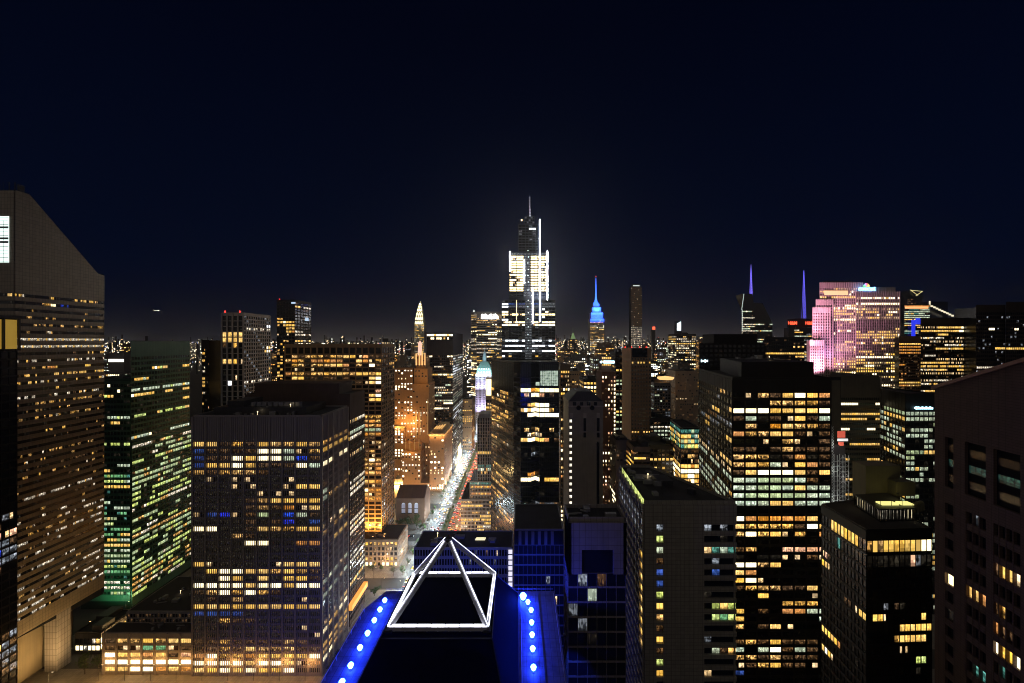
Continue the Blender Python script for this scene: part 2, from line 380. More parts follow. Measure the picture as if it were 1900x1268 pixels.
def clit(i, j):
    if j in (6, 7): return 's' if (i * 7 + j) % 5 else 'y'
    if j in (1,): return {13: 'w', 14: 'w', 17: 'B', 18: 'B', 20: 'B'}.get(i, base(i, j))
    if j == 10: return {12: 'o', 13: 'o', 14: 'o', 15: 'Y', 28: 'Y', 29: 'Y', 30: 'Y'}.get(i, base(i, j))
    return lo(i, j) if j > 27 else base(i, j)
zt = 223.8
b.facade((x1, d0), (x1, d1), zt, 45, 4.07, 56, lambda i, j: clit(i * 38 // 56, j) if j in (1, 10) else clit(i, j), .58, 0, .3, .25, panes=1, zfill=241.2, zbot=34.5, gain=.62)
b.facade((x0, d0), (x1, d0), zt, 45, 4.07, 38, base, .56, 0, .3, .25, panes=2, zfill=279.8, zbot=34.5, gain=.75)
b.wall.poly([(x1 + .25, d0, 241.2), (x1 + .25, d1, 241.2), (x1 + .25, d1 - 4.4, 241.8), (x1 + .25, d0 + 6.5, 280.2), (x1 + .25, d0, 280.2)])
b.wall.poly([(x0, d0 + 6.6, 280.45), (x1 + .3, d0 + 6.6, 280.45), (x1 + .3, d1 - 4.3, 242.05), (x0, d1 - 4.3, 242.05)][::1])
P_ = (d0 + d1) / 2
pr = MB(); pr.prism(rect(x1 - 7, x1 + .2, P_ - 4, P_ + 4), .2, 34.6); p2_ = MB(); p2_.prism(rect((x0 + x1) / 2 - 4, (x0 + x1) / 2 + 4, d0 - .2, d0 + 7), .2, 34.6)
for q in (pr, p2_): b.part('stilt', q, wallmat('pale_panels', (.30, .28, .28), .5, .15, .1, (1.7, 3.4, .09)))
co = MB(); co.prism(rect(x1 - 32, x1 - 12, d0 + 8, d1 - 8), .2, 34); b.part('lift_core', co, wallmat('core_stone', (.20, .17, .12), .7, .2))
lp = MB(); lp.box((-301, d0 - .5, 240.5), (X(18, d0), d0 - .28, Z(402, d0)))
b.part('light_panel', lp, emit('cyan_white_panel', (.80, 1.0, .93), 1.5))
lg = MB()
for k in range(13): lg.box((-301, d0 - .62, 241 + k * 2), (X(18, d0), d0 - .52, 241.25 + k * 2 + (.9 if k in (5, 6, 9) else 0)))
for k in range(7): lg.box((-300 + k * 3, d0 - .6, 240.5), (-299.85 + k * 3, d0 - .53, Z(410, d0)))
b.part('panel_louvre', lg, wallmat('grey_louvre', (.3, .33, .33), .6))
an = MB()
for k in range(5): an.beam((x1 - 2 - k * 1.6, d0 + 2 + (k % 2), 280), (x1 - 2 - k * 1.6, d0 + 2 + (k % 2), 285.5), .12)
an.box((x1 - 1, d0 + 2, 280), (x1 + .1, d0 + 4.5, 284)); b.part('antenna', an, METAL)
b.done(wallmat('tan_aluminium', (.31, .265, .205), .42, .12, .1, (1.6, 2.0, .05), .15, .2))

# dark glass tower at the frame's left edge
b = Bld('glass_tower', 'near black glass tower cut by the left edge, its crown glowing gold', -275, 185)
pl = rect(-300, -259.6, 150, 214); b.core(pl, 0, 209)
lt = rows('. ' * 0 + ' '.join(['....................'] * 19 + ['...............dC.kn', '................dd..', '.............knp.pnp', '.............cck.kkd', '.............bdk.Bkk', '..........kkkkkkkkkk', '................kd..', '..............kk....'] + ['....................'] * 6 + ['.............kkk..dk', '.............kdkkykd', '.............dkkdkkk', '.............d.dd.kd', '.............kydd.dk'] + ['....................'] * 20))
b.facade((-259.6, 150), (-259.6, 214), 192, 44, 4.3, 20, lt, .22, .07, .3, .2, panes=2, zfill=192.5, gain=1.2)
lf = MB()
for k in range(10): lf.box((-259.55, 151 + k * 6.4, 193.5), (-259.42, 151 + k * 6.4 + 5.4, 208.4))
b.part('lit_crown', lf, emit('gold_crown', (1.0, .60, .09), .26))
fins = MB()
for k in range(11): fins.box((-259.5, 150.2 + k * 6.4, 192.6), (-258.6, 150.9 + k * 6.4, 209.5))
fins.box((-260.3, 150, 209.01), (-258.4, 214.2, 210.4)); b.part('crown_fins', fins, METAL)
b.roofslab(pl, 209); b.done(BLACKM, GLASSB)

# green chamfered tower
d0 = 306.; x1 = -287.
b = Bld('green_tower', 'green tinted glass office tower with bright lit floors, stepped, left of the ribbed brown slab', -300, 330)
up = [(x1, d0), (x1, 360), (x1 - 40, 360), (x1 - 50.6, d0 + 54)]; b.core([(x1, d0), (x1, 360), (x1 - 60, 370)], 0, 198)
wing = [(X(150, d0), d0), (x1 - .4, d0), (x1 - .4, 340), (X(150, d0), 340)]; b.core(wing, 0, 169)
low = rect(x1 - 5, x1 + .6, d0 + .2, 364); b.core(low, 0, 123)
gl = rnd(11, 'yylcw', .45, .6, .06, 3, dim='x'); gl2 = rnd(12, 'llgmlsg', .8, .62, .2, 2, dim='dx'); gl3 = rnd(13, 'lgGyc', .7, .7, .25, 3, dim='tx')
b.facade((x1, d0), (x1, 360), 186, 16, 3.92, 22, lambda i, j: None if j < 2 else ('n' if False else gl(i, j)), .42, .12, .25, .18, panes=2, zfill=197.5)
b.facade((x1 + .6, d0 + .2), (x1 + .6, 364), 120.5, 29, 3.92, 24, gl2, .40, .1, .25, .18, panes=2, zfill=122.6, zbot=2)
b.facade((X(150, d0), d0), (x1 - .4, d0), 166, 40, 3.92, 15, lambda i, j: ('s' if j in (37, 38) and i % 4 else gl3(i, j)) if j > 16 else gl(i + 3, j), .42, .12, .25, .18, panes=2, zfill=168.6, zbot=6)
roof_kit(b, wing, 169, 12, 7); b.roofslab(wing, 169); b.roofslab(low, 123)
b.done(wallmat('green_panels', (.06, .15, .10), .35, .25, .2), GLASSG)

# podium and ribbed brown slab (the big building lower left)
D = 245.; xl, xr, dz = X(358, D), X(596, D), 282.
BROWN = wallmat('bronze_ribs', (.27, .245, .235), .6, .12, .2); 
b = Bld('ribbed_office_slab', 'large grey-brown office slab with ten ribbed bays and patchy lit windows at lower left', (xl + xr) / 2, 262)
pl = rect(xl, xr, D, dz); b.core(pl, 0, 153)
T3 = rows('''yydmdymmym bddddwwcnm bddwywwcBd byywydddwc mdmmmdxxxx xnxnnxxnxx xxxnnxxnyy xxxxxnnnxx xxxxdmyyyy xxxxdmdony nbBndgxBcd xxxxdxdBxb
wwxxdymmyy xxxmdxxxxx xxxxwwxxoo xxxxxxxxxx xxxxxxxxxx ynxxxxnyyy xywwyymymd xxwyxyxyyd wwwwywwyww dmwmwmdxxx xdxmxxxxnx yyyyyyyyyy bbbbxxxxxx xxmddxxxxx xxxxxxxxnx xxxxxxxxxn ddmddddmdx xdmdymmmdd owmmoyyyyw wwwwywwyno yywywyywxx''')
b.facade((xl, D), (xr, D), 138.2, 33, 4.17, 10, T3, .34, .15, .75, .3, panes=5, zfill=153, zbot=.2)
b.facade((xr, D), (xr, dz), 138.2, 33, 4.17, 5, rnd(21, 'ynwmc', .34, .85, .06, 3, dim='dx'), .34, .15, .75, .3, panes=4, zfill=153, zbot=.2)
b.facade((xr, dz), (xl, dz), 138.2, 33, 4.17, 10, lambda i, j: '.', .34, .15, .75, .3, zfill=153, zbot=.2)
rb = MB()
for k in range(10):
    for q in range(1, 6):
        x = xl + (k + q / 6) * (xr - xl) / 10; rb.box((x - .16, D - .62, .3), (x + .16, D - .31, 152.8))
for k in range(5):
    for q in range(1, 5):
        y = D + (k + q / 5) * (dz - D) / 5; rb.box((xr + .31, y - .14, .3), (xr + .6, y + .14, 152.8))
b.part('mullions', rb, BROWN)
mp = MB(); mp.prism(rect(xl + 8, xr - 12, D + 6, dz - 6), 153.3, 157.5); q = MB(); q.prism(rect(xl + 14, xl + 24, D + 9, dz - 9), 157.51, 161); b.part('lift_house', q, METAL)
for k in range(9): q = MB(); q.prism(rect(xl + 28 + k * 3.4, xl + 30.4 + k * 3.4, D + 10, D + 13), 157.51, 160); b.part('cooling_unit', q, GALV)
b.part('roof_plant', mp, METAL)
pn = MB(); pn.prism(rect(X(545, 262), X(566, 262), 257, 258), 153.4, 157.6); b.part('lit_plant_wall', pn, emit('olive_lit', (.75, .6, .12), .22))
roof_kit(b, pl, 156.9, 1, 0); roof_kit(b, [(xl + 2, D + 2), (xr - 2, D + 2), (xr - 2, D + 6), (xl + 2, D + 6)], 153, 2, 10); b.roofslab(pl, 153, .9); b.done(BROWN, GLASSW)
b = Bld('office_podium', 'low ribbed annex with a glowing ground floor, left of the big ribbed slab', -218, 255)
pl = rect(X(190, D), xl - .8, D + 1, 255); b.core(pl, 0, 24.4)
b.facade((X(190, D), D + 1), (xl - .8, D + 1), 21.4, 5, 4.17, 7, rows('dmmymyy dnnGGnd wyyoydp wwwWwWw yyWwoyo'), .34, .16, .7, .3, panes=5, zfill=24.6, zbot=.2)
bk = rect(X(236, 256), xl - .8, 256, 294); b.core(bk, 0, 30.6)
b.facade((X(236, 256), 256), (xl - .8, 256), 29.4, 2, 3, 26, lambda i, j: 'd' if (i * 5 + j * 3) % 7 < 3 else '.', .3, .2, .3, .2, panes=1, zfill=30.7, gain=.6)
roof_kit(b, pl, 24.4, 3, 8, False); roof_kit(b, bk, 30.6, 4, 12); b.roofslab(pl, 24.4, .5); b.roofslab(bk, 30.6, .5); b.done(BROWN, GLASSW)

# dark slab behind the ribbed one
x1 = -117.8
b = Bld('dark_slab', 'dark block half hidden behind the ribbed slab, slanted lit strips on its side', -150, 300)
pl = rect(-190, x1, 287, 314); b.core(pl, 0, 160); tp = rect(-186, x1 - 9, 291, 313); b.wall.prism(tp, 160, 168)
b.facade((x1, 287), (x1, 314), 143, 36, 3.9, 9, rnd(32, 'ssync', .5, .95, .05, 5, dim='x'), .34, .08, .3, .2, panes=3, zfill=160, zbot=.2)
b.facade((-190, 287), (x1, 287), 143, 36, 3.9, 16, rnd(33, 'ymd', .2, .6, .05, 5), .34, .08, .3, .2, panes=3, zfill=160, zbot=.2)
aw = MB(); aw.prism([(x1 + .3, 283.5), (x1 + 3.2, 283.5), (x1 + 3.2, 312), (x1 + .3, 312)], 13.5, 17); b.part('glow_strip', aw, emit('orange_glow', (1, .40, .08), 1.1, True))  # raised glowing strip, added to stand in for a blurred orange streak of light
roof_kit(b, pl, 160, 5, 6); b.roofslab(pl, 160); b.done(wallmat('dark_brown_stone', (.085, .055, .045), .8), GLASS)

# wide brown grid tower and its podium
D = 376.; xl, xr, dz = X(529, D), X(708, D), 413.
TANG = wallmat('ochre_grid', (.30, .20, .115), .75, .12, .2)
b = Bld('grid_tower', 'wide ochre grid-fronted tower glowing orange towards its foot, behind the ribbed slab', (xl + xr) / 2, 395)
pl = rect(xl, xr, D, dz); b.core(pl, 0, 194.5)
G1 = rows('''.mdmmmdmmyynodd momxooooox.yonmm .mmxmmmyyo.m.wdw .nx.nx...d....d ommdmmmmymmyymym .yyxdxddxd.x.yw .yyxmdd...xdnyw ...............yo ..............pd .............yww .............yyw ............... ..............n ............ooo ............mmm ............mom
............omo ............ggc ............omo ............dd. ............dnm ............d.n ............dm. ............dn. ............mwm ............mmo ............mno ............oyo ............... ............yyo ............dnd ............woo ............yno ............omo ............... ............d.. ............... ............... ............d.. ............ynd ............... ''')
rr = rnd(41, 'omdy', .4, .7, .1, 3)
b.facade((xl, D), (xr, D), 185.2, 43, 3.9, 15, lambda i, j: (None if j in (12, 13) else (G1(i, j) if j < 11 else G1(i, j - 0))), .30, .13, .5, .3, panes=4, zfill=186.5, zbot=24)
b.facade((xr, D), (xr, dz), 185.2, 43, 3.9, 7, rnd(42, 'dxmks', .35, .4, .1, 2), .30, .13, .5, .3, panes=4, zfill=186.5, zbot=24)
for i in range(16): b.wall.obox((xl + i * (xr - xl) / 15 - .6, D - .5), (xl + i * (xr - xl) / 15 + .6, D - .5), .5, 186.5, 192)
for i in range(8): b.wall.obox((xr + .5, D + i * (dz - D) / 7 - .6), (xr + .5, D + i * (dz - D) / 7 + .6), .5, 186.5, 192)
b.wall.prism([(xl - .5, D - .5), (xr + .5, D - .5), (xr + .5, dz), (xl - .5, dz)], 192, 195.3)
b.done(TANG, GLASSW)
D = 362.
b = Bld('grid_podium', 'low square-windowed block with a flat roof at the foot of the ochre grid tower', -130, 376)
pl = rect(-190, -106.6, D, 392); b.core(pl, 0, 24.5)
pod = rows('yymymmyyymyyyoyymymymmy xxnxxdxxnxdxxnxxxdxxxnx xxxxxxxxxxxxxxxxxxxxxxx mdxmmmydmymxmmmymxdmmym ' + 'wwywwywwdwwywwxwwyxwwyw')
b.facade((-190, D), (-106.6, D), 22.6, 5, 4.4, 23, pod, .34, .34, .45, .3, panes=1, zfill=24.6, zbot=.2)
b.facade((-106.6, D), (-106.6, 392), 22.6, 5, 4.4, 9, rnd(44, 'dmx', .3, .5, .1), .34, .34, .45, .3, panes=1, zfill=24.6, zbot=.2)
roof_kit(b, rect(-150, -108, 363, 374), 24.5, 6, 10, False); b.roofslab(pl, 24.5, .7); b.done(wallmat('buff_grid', (.33, .25, .18), .75, .12, .2), GLASSW)

# towers on the left skyline
b = Bld('black_tower', 'plain black block with few lit floors, immediately right of the green tower', X(365, 450), 460)
pl = [(X(348, 430), 450), (X(388, 450), 450), (X(388, 450), 480), (X(345, 450), 480)]; b.core(pl, 0, Z(632, 450))
b.facade(pl[0], pl[1], 190, 24, 3.9, 12, lambda i, j: (rnd(51, 'ys', .4, .8, .05)(i, j) if i < 5 else ('n' if (i * 3 + j * 7) % 29 == 0 else '.')), .3, .1, .3, .2, panes=2, zfill=Z(631, 450), zbot=.2)
b.done(wallmat('black_stone', (.02, .017, .018), .8), GLASS)
D = 430.; xl, xm, dz = X(412, D), X(452, D), 476.
b = Bld('white_pier_tower', 'slim tower with white vertical piers, yellow upper windows and two red roof beacons', xm - 10, 450)
pl = rect(xl, xm, D, dz); zt = Z(581, D); b.core(pl, 0, zt - 1)
T = rows('.... .... .... yyyy yyyy d.m. .... .... yyyn .... .... ..n. .C.. .... .... .... .n.. .... nwx. .... .... .... .... .... .... .... ....')
b.facade((xl, D), (xm, D), zt - 3, 27, 5.6, 4, lambda i, j: T(i, j), .12, .28, .8, .15, panes=3, zfill=zt, zbot=.2)
b.facade((xm, D), (xm, dz), zt - 3, 38, 4.0, 12, lambda i, j: {(10, 2): 'C', (11, 2): 'C', (10, 8): 'w', (11, 8): 'y', (9, 9): 'y', (10, 9): 'w', (11, 9): 'w', (11, 14): 'y', (11, 15): 'y'}.get((i, j), ('s' if j in (3, 17, 22, 27, 31) and (i * 5 + j) % 3 else ('k' if (i * 7 + j * 11) % 9 == 0 else '.'))), .3, .3, .3, .2, panes=2, zfill=zt, zbot=.2)
rl = MB()
for x in (xl + 1, xm - 6): rl.lathe(x, D + 3, [(0, zt), (.5, zt + .2), (.5, zt + 2.2), (0, zt + 2.9)], 8)
b.part('beacon', rl, emit('red_beacon', (1, .03, .02), 5)); b.roofslab(pl, zt - 1, 1.5)
b.done(wallmat('white_pier', (.42, .40, .40), .7), GLASS)
D = 520.; xl, xm, dz = X(514, D), X(547, D), 560.
b = Bld('tall_slim_tower', 'tall slim dark tower with a blue-white top corner, left above the ochre grid', xm - 10, 540)
pl = rect(xl, xm, D, dz); zt = Z(558, D); b.core(pl, 0, zt)
T = rows('...... ...... ...... ...... ...... mm.... yywyym m.yyyy ...ymy ...yyo n..n.. ...... ..mm.. .m.... ..y... m.m... m..... .y.... .m.... yy.... y..... .y.... y..... yy.... .m....')
b.facade((xl, D), (xm, D), zt - 2, 52, 3.95, 6, lambda i, j: T(i, j) if j < 25 else rnd(54, 'ymd', .4, .5, .1)(i, j), .34, .2, .3, .2, panes=2, zfill=zt + .5, zbot=.2)
b.facade((xm, D), (xm, dz), zt - 2, 52, 3.95, 6, rnd(55, 'cdsy', .35, .5, .1), .34, .2, .3, .2, panes=2, zfill=zt + .5, zbot=.2)
lb = MB(); lb.box((xm - 4, D - .9, zt - 4), (xm + 1.0, D - .4, zt - 2)); lb.box((xm + .4, D + 24, zt - 24), (xm + .9, D + 32, zt - 20)); b.part('corner_light', lb, emit('ice_light', (.55, .75, 1), .9))
rl = MB(); rl.lathe(xl + 2, D + 2, [(0, zt), (.6, zt + .3), (.6, zt + 2), (0, zt + 2.8)], 8); b.part('beacon', rl, MATS['red_beacon'])
b.roofslab(pl, zt, 1.2); b.done(wallmat('dark_frame', (.06, .055, .055), .7), GLASS)
b = Bld('terrace_block', 'small far block with one bright white roof strip, seen beside the slanted tower', X(208, 640), 650)
pl = rect(X(186, 640), X(236, 640), 640, 680); b.core(pl, 0, 150); b.facade(pl[0], pl[1], 147, 30, 4, 14, rnd(57, 'yscw', .45, .6, .1), .36, .2, .3, .2, panes=2, zfill=150, zbot=1)
t2 = rect(X(196, 640), X(224, 640), 645, 670); b.wall.prism(t2, 150, Z(655, 640)); st = MB(); st.box((t2[0][0], 644.4, Z(672, 640)), (t2[1][0], 644.9, Z(667, 640))); b.part('light_strip', st, emit('warm_strip', (1, .92, .75), 2.2))
b.done(wallmat('grey_stone', (.16, .15, .15), .8))

# orange hotel and its tower
D = 547.; xe = -101.
ORB = wallmat('amber_brick', (.30, .17, .085), .85, .15, .4)
b = Bld('grand_hotel', 'amber floodlit stone hotel with stepped blocks and a tall crowned shaft left of the avenue', X(785, D), 580)
def blk(xa, xb, da, db, z0, z1, seed, lit='nsw', prow=.55, fh=3.6, bw=3.0, gain=2.4, right=True, zb=None, po=.12):
    b.wall.prism(rect(xa, xb, da, db), z0, z1)
    nb = max(2, int((xb - xa) / bw)); f = rnd(seed, lit, prow, .5, po, 2, dim='z')
    b.facade((xa, da), (xb, da), z1 - 2, int((z1 - z0 - 3) / fh), fh, nb, f, .40, .48, .3, .2, panes=1, grid=False, gain=gain, vdepth=.05)
    if right:
        nb = max(2, int((db - da) / bw)); b.facade((xb, da), (xb, db), z1 - 2, int((z1 - z0 - 3) / fh), fh, nb, rnd(seed + 1, 'dzn', .3, .3, .3, 2, dim='z'), .45, .55, .3, .2, panes=1, grid=False, vdepth=.05)
    
blk(X(730, D), xe, D, 612, 0, 11, 61)
blk(X(797, D), X(824.5, D), D, 612, 11, 74, 62, 'swn', .75, bw=4)
blk(X(745, D), X(780, D), D + .5, 612, 11, 52, 63, 'swn', .8, bw=4)
blk(X(780, D), X(797, D), D + 26, 612, 11, 62, 64, 'swn', .5, bw=4)
blk(X(728, D), X(746, D), D + 8, 612, 11, 84, 65, 'ssw', .9, bw=3.6)
blk(X(745, 556), X(782, 556), 556, 605, 52, 62, 66, 'nx', .3, bw=4)
fl = MB()
for k in range(4):
    x = X(749 + k * 8.5, D); fl.box((x - .45, 555.2, 52.2), (x + .45, 555.8, 67))
fa = wallmat('fin_stone', (.5, .4, .26), .8)
b.part('crown_fins', fl, fa)
D2 = 566.
blk(X(732, D2), X(766, D2), D2, 604, 60, Z(684, D2), 67, 'nsw', .6, bw=3.8, po=.25)
blk(X(766, D2), X(797, D2), D2 - 4, 600, 60, Z(712, D2), 68, 'nsw', .3, bw=3.8, po=.12)
blk(X(769, D2), X(794, D2), D2 - 2, 594, Z(712, D2), Z(684, D2), 69, 'x', .1, bw=4)
blk(X(772, D2), X(790, D2), D2, 590, Z(684, D2), Z(660, D2), 70, 'x', .1, bw=4)
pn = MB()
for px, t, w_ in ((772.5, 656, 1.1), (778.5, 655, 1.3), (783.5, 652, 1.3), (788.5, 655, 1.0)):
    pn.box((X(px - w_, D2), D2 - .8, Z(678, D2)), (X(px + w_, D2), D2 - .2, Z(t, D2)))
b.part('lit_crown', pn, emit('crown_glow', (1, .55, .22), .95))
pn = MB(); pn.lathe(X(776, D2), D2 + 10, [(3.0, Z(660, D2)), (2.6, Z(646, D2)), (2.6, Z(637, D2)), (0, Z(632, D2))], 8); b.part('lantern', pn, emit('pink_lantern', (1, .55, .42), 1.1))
bt = MB()
for px, z0, z1 in ((774, 760, 812), (781, 760, 806), (794.5, 740, 806)): bt.box((X(px - .8, D2), D2 - 4.9, Z(z1, D2)), (X(px + .8, D2), D2 - 4.1, Z(z0, D2)))
b.part('buttress', bt, fa)
cr_ = MB(); xa, xb = X(797, D), X(824.5, D)
cr_.prism([(xa - 1.2, D - 1.2), (xb + 1.2, D - 1.2), (xb + 1.2, 612), (xa - 1.2, 612)], 74, 76.2)
cr_.prism(rect(xa + 3, xb - 3, D + 5, 606), 76.2, 80.5)
b.part('cornice', cr_, wallmat('cornice_stone', (.5, .36, .2), .8))
sk_ = MB()
for k in range(4): sk_.prism(rect(xa + 4.2 + k * 3, xa + 5.6 + k * 3, D + 8, D + 26 + 4 * k), 80.5, 81.6)
b.part('skylight', sk_, emit('skylight_glow', (1, .55, .18), .7))
b.done(ORB, GLASSW)
class Floods:
    n = 0
    def append(s, t):
        (x, y, z), p, c = t[:3]; Floods.n += 1; q = MB(); q.box((x - .35, y - .75, z - .3), (x + .35, y - .3, z + .3)); q.box((x - .3, y - .3, z - .25), (x + .3, y - .26, z + .25), 1); q.beam((x, y - .5, z - .3), (x, y - .5, z - 1.2), .08)
        k = 'flood_%d_%d_%d' % tuple(int(v * 9) for v in c)
        o = q.build('floodlight', [METAL, emit(k, c, 3)], b.root, b.loc); lamp(b.root, (x, y, z), p, c, .5, 'SPOT' if len(t) > 3 else 'POINT', t[3] if len(t) > 3 else None, 1.7)
LAMPS = Floods()                                        # floodlights: fixture and light, parts of the building last built
AMB = (1, .52, .14)
for k_, (px, dd, z, p) in enumerate(((740, 560, 84.5, 11000), (757, 560, 86, 26000), (766, 560, 92, 9000), (763, 550, 53, 9000), (782, 556, Z(714, 560), 5000), (776, 560, Z(686, 560), 3500), (790, 560, Z(700, 560), 4000))):
    LAMPS.append(((X(px, dd), dd - 8, z), p * (.95 if k_ < 3 else .5), AMB))
for k in range(5): LAMPS.append(((X(798 + 6 * k, D), D - 3.2, 73), 1500, (1, .55, .2)))
for k in range(5): LAMPS.append(((xb + 3, D + 4 + 13 * k, 73), 1500, (1, .55, .2)))

# domed church
b = Bld('church', 'low stone church with arched windows and a floodlit dome, beside the avenue', -120, 468)
xa, xb = X(735, 452), -104.
b.wall.prism(rect(xa, xb, 452, 480), 0, 27)
rf = MB(); rf.poly([(xa, 451.2, 27), (xb, 451.2, 27), (xb, 466, 37), (xa, 466, 37)]); rf.poly([(xb, 480.8, 27), (xa, 480.8, 27), (xa, 466, 37), (xb, 466, 37)])
b.part('roof', rf, wallmat('brown_tiles', (.12, .06, .045), .8))
b.wall.poly([(xb, 452, 27), (xb, 480, 27), (xb, 466, 36.8)]); b.wall.poly([(xa, 480, 27), (xa, 452, 27), (xa, 466, 36.8)])
def arch(cx, y, z0, wd, h, mb):
    q = [(cx - wd, y, z0), (cx + wd, y, z0)] + [(cx + wd * math.cos(a), y, z0 + h - wd + wd * math.sin(a)) for a in [k * math.pi / 10 for k in range(11)]]; mb.poly(q)
for k in range(3):
    wdw = MB(); arch(xa + 8 + k * 7, 451.85, 11, 1.9, 11, wdw); b.part('arched_window', wdw, emit('stained', (.62, .66, .85), .42 if k != 1 else .42))
fr = MB()
for k in range(3):
    c = xa + 8 + k * 7
    for q in range(-1, 2): fr.box((c + q * 1.2 - .14, 451.6, 11), (c + q * 1.2 + .14, 451.8, 20.5))
    fr.box((c - 2, 451.6, 15.5), (c + 2, 451.79, 16)); fr.box((c - 2.4, 451.3, 10.2), (c + 2.4, 451.95, 10.9))
b.part('tracery', fr, METAL)
dm = MB(); cx, cyd = X(736, 470), 476
dm.lathe(cx, cyd, [(5.2, 20), (5.2, 34), (5.6, 34.2), (5.6, 35), (4.9, 35.2), (4.6, 38), (3.6, 41), (1.9, 43.2), (.7, 44), (.7, 46), (0, 47.2)], 16); b.part('dome', dm, wallmat('dome_tiles', (.55, .42, .26), .7))
b.done(wallmat('church_stone', (.20, .13, .09), .9))
for a in (-2.2, -1.3, -.4, .5): LAMPS.append(((cx + 8.5 * math.cos(a), cyd + 8.5 * math.sin(a), 33), 22000, (1, .66, .25)))

# dark tower on the avenue
D, dz = 622., 727.
b = Bld('dark_avenue_tower', 'big dark tower on the avenue, white slanting window strips down its right side', -120, 670)
pl = rect(X(792, D), xe, D, dz); zt = Z(618, D); b.core(pl, 0, zt - 1)
f1 = rnd(71, 'yscnw', .45, .7, .14, 3); f2 = rnd(72, 'ssCc', .75, .8, .3, 4)
b.facade(pl[0], pl[1], Z(660, D), 42, 3.9, 14, f1, .36, .12, .4, .2, panes=2, zfill=Z(633, D), zbot=.3)
b.facade(pl[1], pl[2], Z(660, D), 42, 3.9, 30, f2, .36, .12, .4, .2, panes=2, zfill=zt, zbot=.3)
b.facade(pl[0], pl[1], Z(620, D), 2, 5, 14, rows('wwwwywwwwwwyww ..ww.www.y.w..'), .36, .12, .45, .26, panes=2, zfill=zt)
lb_ = MB(); lb_.box((-100.5, 668, 2), (-100.2, 712, 14)); lb_.box((-100.5, 672, 15), (-100.2, 700, 27)); b.part('lit_lobby', lb_, emit('lobby_gold', (1, .70, .22), 4.0, True))
b.roofslab(pl, zt - 1); b.done(wallmat('navy_frame', (.035, .035, .045), .6), GLASS)
# ---------------------------------------------------------------- down the avenue
# slab tower straddling the avenue with a glowing sign
D = 950.
b = Bld('broad_slab_tower', 'broad eight-sided office slab with a glaring white rooftop sign at the end of the avenue', X(902, D), 975)
xa, xb = X(873, D), X(933, D); zt = Z(579, D)
pl = [(xa, D + 16), (xa + 14, D), (xb - 14, D), (xb, D + 16), (xb, D + 34), (xa, D + 34)]; b.core(pl, 0, zt)
f = rnd(81, 'ysmnw', .55, .7, .25, 4)
b.facade(pl[0], pl[1], zt - 6, 46, 4.6, 6, f, .45, .1, .3, .25, panes=2, zfill=zt + .5, zbot=.3)
b.facade(pl[1], pl[2], zt - 14, 44, 4.6, 14, f, .45, .1, .3, .25, panes=2, zfill=zt + .5, zbot=.3)
b.facade(pl[2], pl[3], zt - 6, 46, 4.6, 6, f, .45, .1, .3, .25, panes=2, zfill=zt + .5, zbot=.3)
def text3d(s, size, loc, mat, parent, name, depth=.4, sx_=1.0):
    cu = bpy.data.curves.new(name, 'FONT'); cu.body = s; cu.size = size; cu.extrude = depth; cu.align_x = 'CENTER'; cu.align_y = 'CENTER'; cu.offset = size * .015
    o = bpy.data.objects.new(name, cu); col.objects.link(o); dg = bpy.context.evaluated_depsgraph_get()
    me = bpy.data.meshes.new_from_object(o.evaluated_get(dg)); bpy.data.objects.remove(o); me.materials.clear(); me.materials.append(mat)
    o = bpy.data.objects.new(name, me); col.objects.link(o); o.parent = parent; pl_ = Vector(parent.location)
    o.location = Vector(loc) - pl_; o.rotation_euler = (R(90), 0, 0); o.scale = (sx_, 1, 1); return o
SIGNW = emit('sign_white', (1, .97, 1), 26.0, True)
text3d('MetLife', 14.5, (X(909, D), D - .8, Z(588, D)), SIGNW, b.root, 'sign_letters', .5, .86)
rl = MB(); rl.lathe(X(878, D), D + 15, [(0, zt), (.9, zt + .3), (.9, zt + 5), (0, zt + 6)], 8); b.part('rooftop_light', rl, emit('white_lamp', (1, .95, .85), 2.5))
b.done(wallmat('grey_precast', (.17, .155, .14), .85))

# gilded tower with a lantern over the avenue
D = 890.; xc = X(899, D)
LIL = wallmat('pale_limestone', (.62, .60, .64), .8, .15, .3)
b = Bld('lantern_tower', 'lilac floodlit limestone tower with a green pyramid roof and lantern, standing over the avenue', xc, D + 14)
xa, xb = X(883, D), X(913, D); zt = Z(697, D)
b.wall.prism(rect(xa, xb, D, D + 28), 0, zt)
for k in range(13):
    x = xa + k * (xb - xa) / 12
    b.wall.box((x - .5, D - .7, 30), (x + .5, D - .003, zt - 1 + .01 * (k % 2)))
b.facade((xa, D), (xb, D), zt - 3, 26, 3.9, 12, lambda i, j: 'x' if (i * 3 + j * 5) % 11 else 'm', .3, .5, .3, .2, panes=1, grid=False, vdepth=.05)
b.facade((xb, D), (xb, D + 28), zt - 3, 26, 3.9, 8, lambda i, j: 'x', .3, .5, .3, .2, panes=1, grid=False, vdepth=.05)
dk = MB()
for j in range(26):
    for i in range(12):
        x = xa + (i + .5) * (xb - xa) / 12; z = zt - 3 - j * 3.9; dk.box((x - .62, D - .12, z - 2.6), (x + .62, D - .02, z))
b.part('dark_windows', dk, GLASS, kind='stuff')
cor = MB(); cor.prism([(xa - 1.2, D - 1.2), (xb + 1.2, D - 1.2), (xb + 1.2, D + 29), (xa - 1.2, D + 29)], zt, zt + 2); b.part('cornice', cor, LIL)
rf = MB(); z2 = Z(672, D); xm = (xa + xb) / 2; r0 = rect(xa + .5, xb - .5, D + .5, D + 27.5); r1 = rect(xm - 8, xm + 8, D + 8, D + 20)
r05 = rect(xa + 3, xb - 3, D + 3, D + 25)
